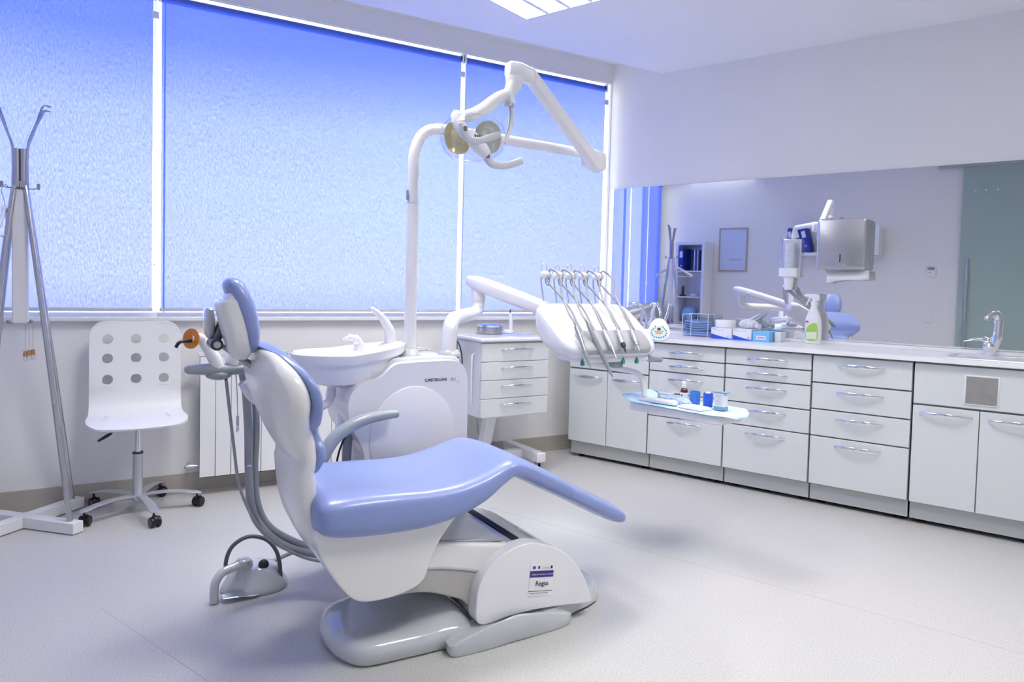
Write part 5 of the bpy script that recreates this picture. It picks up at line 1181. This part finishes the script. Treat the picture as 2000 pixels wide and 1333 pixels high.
def binder(x, w, h, z, m_, label, grp, y1=DP-.01, lean=0., dep=.27, lab=True, rough=None):
    t = thing('binder', label, 'binder', tuple(WL @ Vector((x, y1-dep/2, z))), A2, grp)
    F = WL @ Matrix.Translation((x, 0, z)) @ Matrix.Rotation(lean, 4, 'Y')
    mb = MB(F); mb.box((0, y1-dep, 0), (w, y1, h)); obj('cover', mb, m_, t, bevel=.003)
    if lab:
        m1 = MB(F); m1.box((w*.18, y1, h*.58), (w*.82, y1+.0012, h*.86)); obj('spine_label', m1, BOXW, t, smooth=False)
        m1 = MB(F); m1.lathe([(.009, 0), (.011, .001)], (0, 0, 0), 16, Matrix.Translation((w*.5, y1+.0008, h*.22)) @ Matrix.Rotation(-PI/2, 4, 'X')); obj('finger_ring', m1, STEEL, t)
binder(.462, .062, .31, 1.451, NAVY, 'thick blue binder at the left end of the top bookcase shelf', None)
for k, (x, w, mm, lb) in enumerate(((.655, .016, mat('dark_navy', (.02, .03, .10), .5), 'thin dark folder leaning in the middle of the bookcase shelf'), (.680, .014, BOXW, 'thin white folder in the middle of the bookcase shelf'), (.700, .022, NAVY, 'thin blue folder between white ones on the bookcase shelf'), (.728, .012, BOXW, 'thin white folder beside the last dark one'), (.745, .022, mat('dark_navy', (.02, .03, .10), .5), 'dark folder at the right end of the bookcase shelf'))):
    binder(x, w, .285, 1.451, mm, lb, None, lab=False, lean=-.05 if k == 0 else 0.)
t = thing('desk_phone', 'black handset standing on the middle bookcase shelf', 'phone', tuple(WL @ Vector((.50, .22, 1.096))), A2)
mb = MB(WL); mb.box((.47, .20, 1.0965), (.54, .28, 1.115)); obj('phone_cradle', mb, BLACK, t, bevel=.006); mb = MB(WL); mb.tube([(.505, .24, 1.115), (.50, .235, 1.18), (.50, .23, 1.24)], [.017, .016, .013], 12); obj('handset', mb, BLACK, t)
t = thing('charging_device', 'white device with upright pen on the middle bookcase shelf', 'dental device', tuple(WL @ Vector((.64, .22, 1.096))), A2)
mb = MB(WL); mb.ball((.645, .23, 1.116), .045, (1.2, .8, .45)); obj('device_base', mb, WHITE, t); mb = MB(WL); mb.tube([(.635, .23, 1.12), (.630, .23, 1.19), (.625, .23, 1.26)], [.014, .010, .005], 12); obj('device_pen', mb, SATIN, t)
t = thing('blue_pouch', 'rounded blue pouch on the lower bookcase shelf', 'pouch', tuple(WL @ Vector((.60, .2, .741))), A2)
mb = MB(WL); mb.ball((.59, .22, .85), .11, (1., .75, .98)); obj('pouch_body', mb, CLOTHB, t)
pc = thing('picture_frame', 'framed white print hanging on the wall, seen in the mirror', 'picture', tuple(WL @ Vector((1.11, .01, 1.75))), A2)
mb = MB(WL); a, b, c, d = .910, 1.455, 1.306, 2.047; f = .016
for q in (((a, 0.001, b), (a+f, .022, d)), ((c-f, .001, b), (c, .022, d)), ((a+f, .001, b), (c-f, .022, b+f)), ((a+f, .001, d-f), (c-f, .022, d))): mb.box(*q)
obj('frame', mb, FRAMEW, pc, bevel=.001); mb = MB(WL); mb.box((a+f, .004, b+f), (c-f, .010, d-f)); pr_o = obj('print', mb, GREYPIC, pc, smooth=False)
m1 = MB(WL); m1.tube([(1.06+.0022*k, .0108, 1.615+.012*math.sin(k*.9)*(1+.5*math.sin(k*.37))) for k in range(80)], .0015, 6); obj('handwriting', m1, INKG, pr_o)
sh = thing('wall_shelf', 'white open wall shelf behind the lamp, seen in the mirror', 'wall shelf', tuple(WL @ Vector((2.4, 0, 1.65))), A2)
for nm, q in (('side_panel', ((1.855, .001, 1.652), (1.895, .25, 2.0))), ('side_panel', ((2.91, .001, 1.652), (2.95, .25, 2.0))), ('bottom_panel', ((1.895, .001, 1.652), (2.91, .25, 1.69))), ('divider', ((2.39, .02, 1.69), (2.405, .24, 1.985))), ('back_panel', ((1.895, .001, 1.69), (2.91, .008, 1.985)))):
    mb = MB(WL); mb.box(*q); obj(nm, mb, WHITE, sh, smooth=False, bevel=.001)
for k, (x, le) in enumerate(((1.945, -.28), (2.025, -.26), (2.105, -.25))):
    binder(x+.005, .070, .30, 1.700, NAVY, ('leaning blue binder at the left end of the wall shelf', 'leaning blue binder in the middle of three on the wall shelf', 'leaning blue binder at the right of three on the wall shelf')[k], None, y1=.245, dep=.23, lean=-le*-1 if 0 else le*-1*-1)
t = thing('yellow_box', 'pale yellow box beside the binders on the wall shelf', 'box', tuple(WL @ Vector((2.30, .12, 1.69))), A2); mb = MB(WL); mb.box((2.255, .05, 1.6905), (2.365, .22, 1.92)); obj('carton', mb, YELLOWC, t, bevel=.002)
t = thing('thermostat', 'small white wall thermostat with grey screen', 'thermostat', tuple(WL @ Vector((3.47, 0, 1.47))), A2)
mb = MB(WL); mb.box((3.423, .001, 1.411), (3.522, .024, 1.531)); b_ = obj('case', mb, WHITE, t, bevel=.005); mb = MB(WL); mb.box((3.436, .0245, 1.486), (3.509, .0255, 1.520)); obj('screen', mb, mat('lcd_grey', (.22, .26, .28), .3), t, smooth=False)
mb = MB(WL); mb.box((3.44, .0245, 1.455), (3.475, .0252, 1.462)); obj('marking', mb, INKG, t, smooth=False)
t = thing('light_switch', 'white switch low on the wall under the thermostat', 'switch', tuple(WL @ Vector((3.46, 0, .91))), A2)
mb = MB(WL); mb.box((3.422, .001, .868), (3.503, .009, .950)); obj('plate', mb, WHITE, t, bevel=.003); mb = MB(WL); mb.box((3.436, .0093, .882), (3.489, .013, .936)); obj('rocker', mb, WHITE, t, bevel=.002)
# added chrome discs imitate a ceiling light's reflection spots on the glass
mb = MB(WL)
for x in (3.87, 3.97, 4.08): mb.lathe([(.012, 0), (.011, .004)], (0, 0, 0), 16, Matrix.Translation((x, .0425, 2.38)) @ Matrix.Rotation(-PI/2, 4, 'X'))
obj('reflection_spot', mb, CHROME, dr)
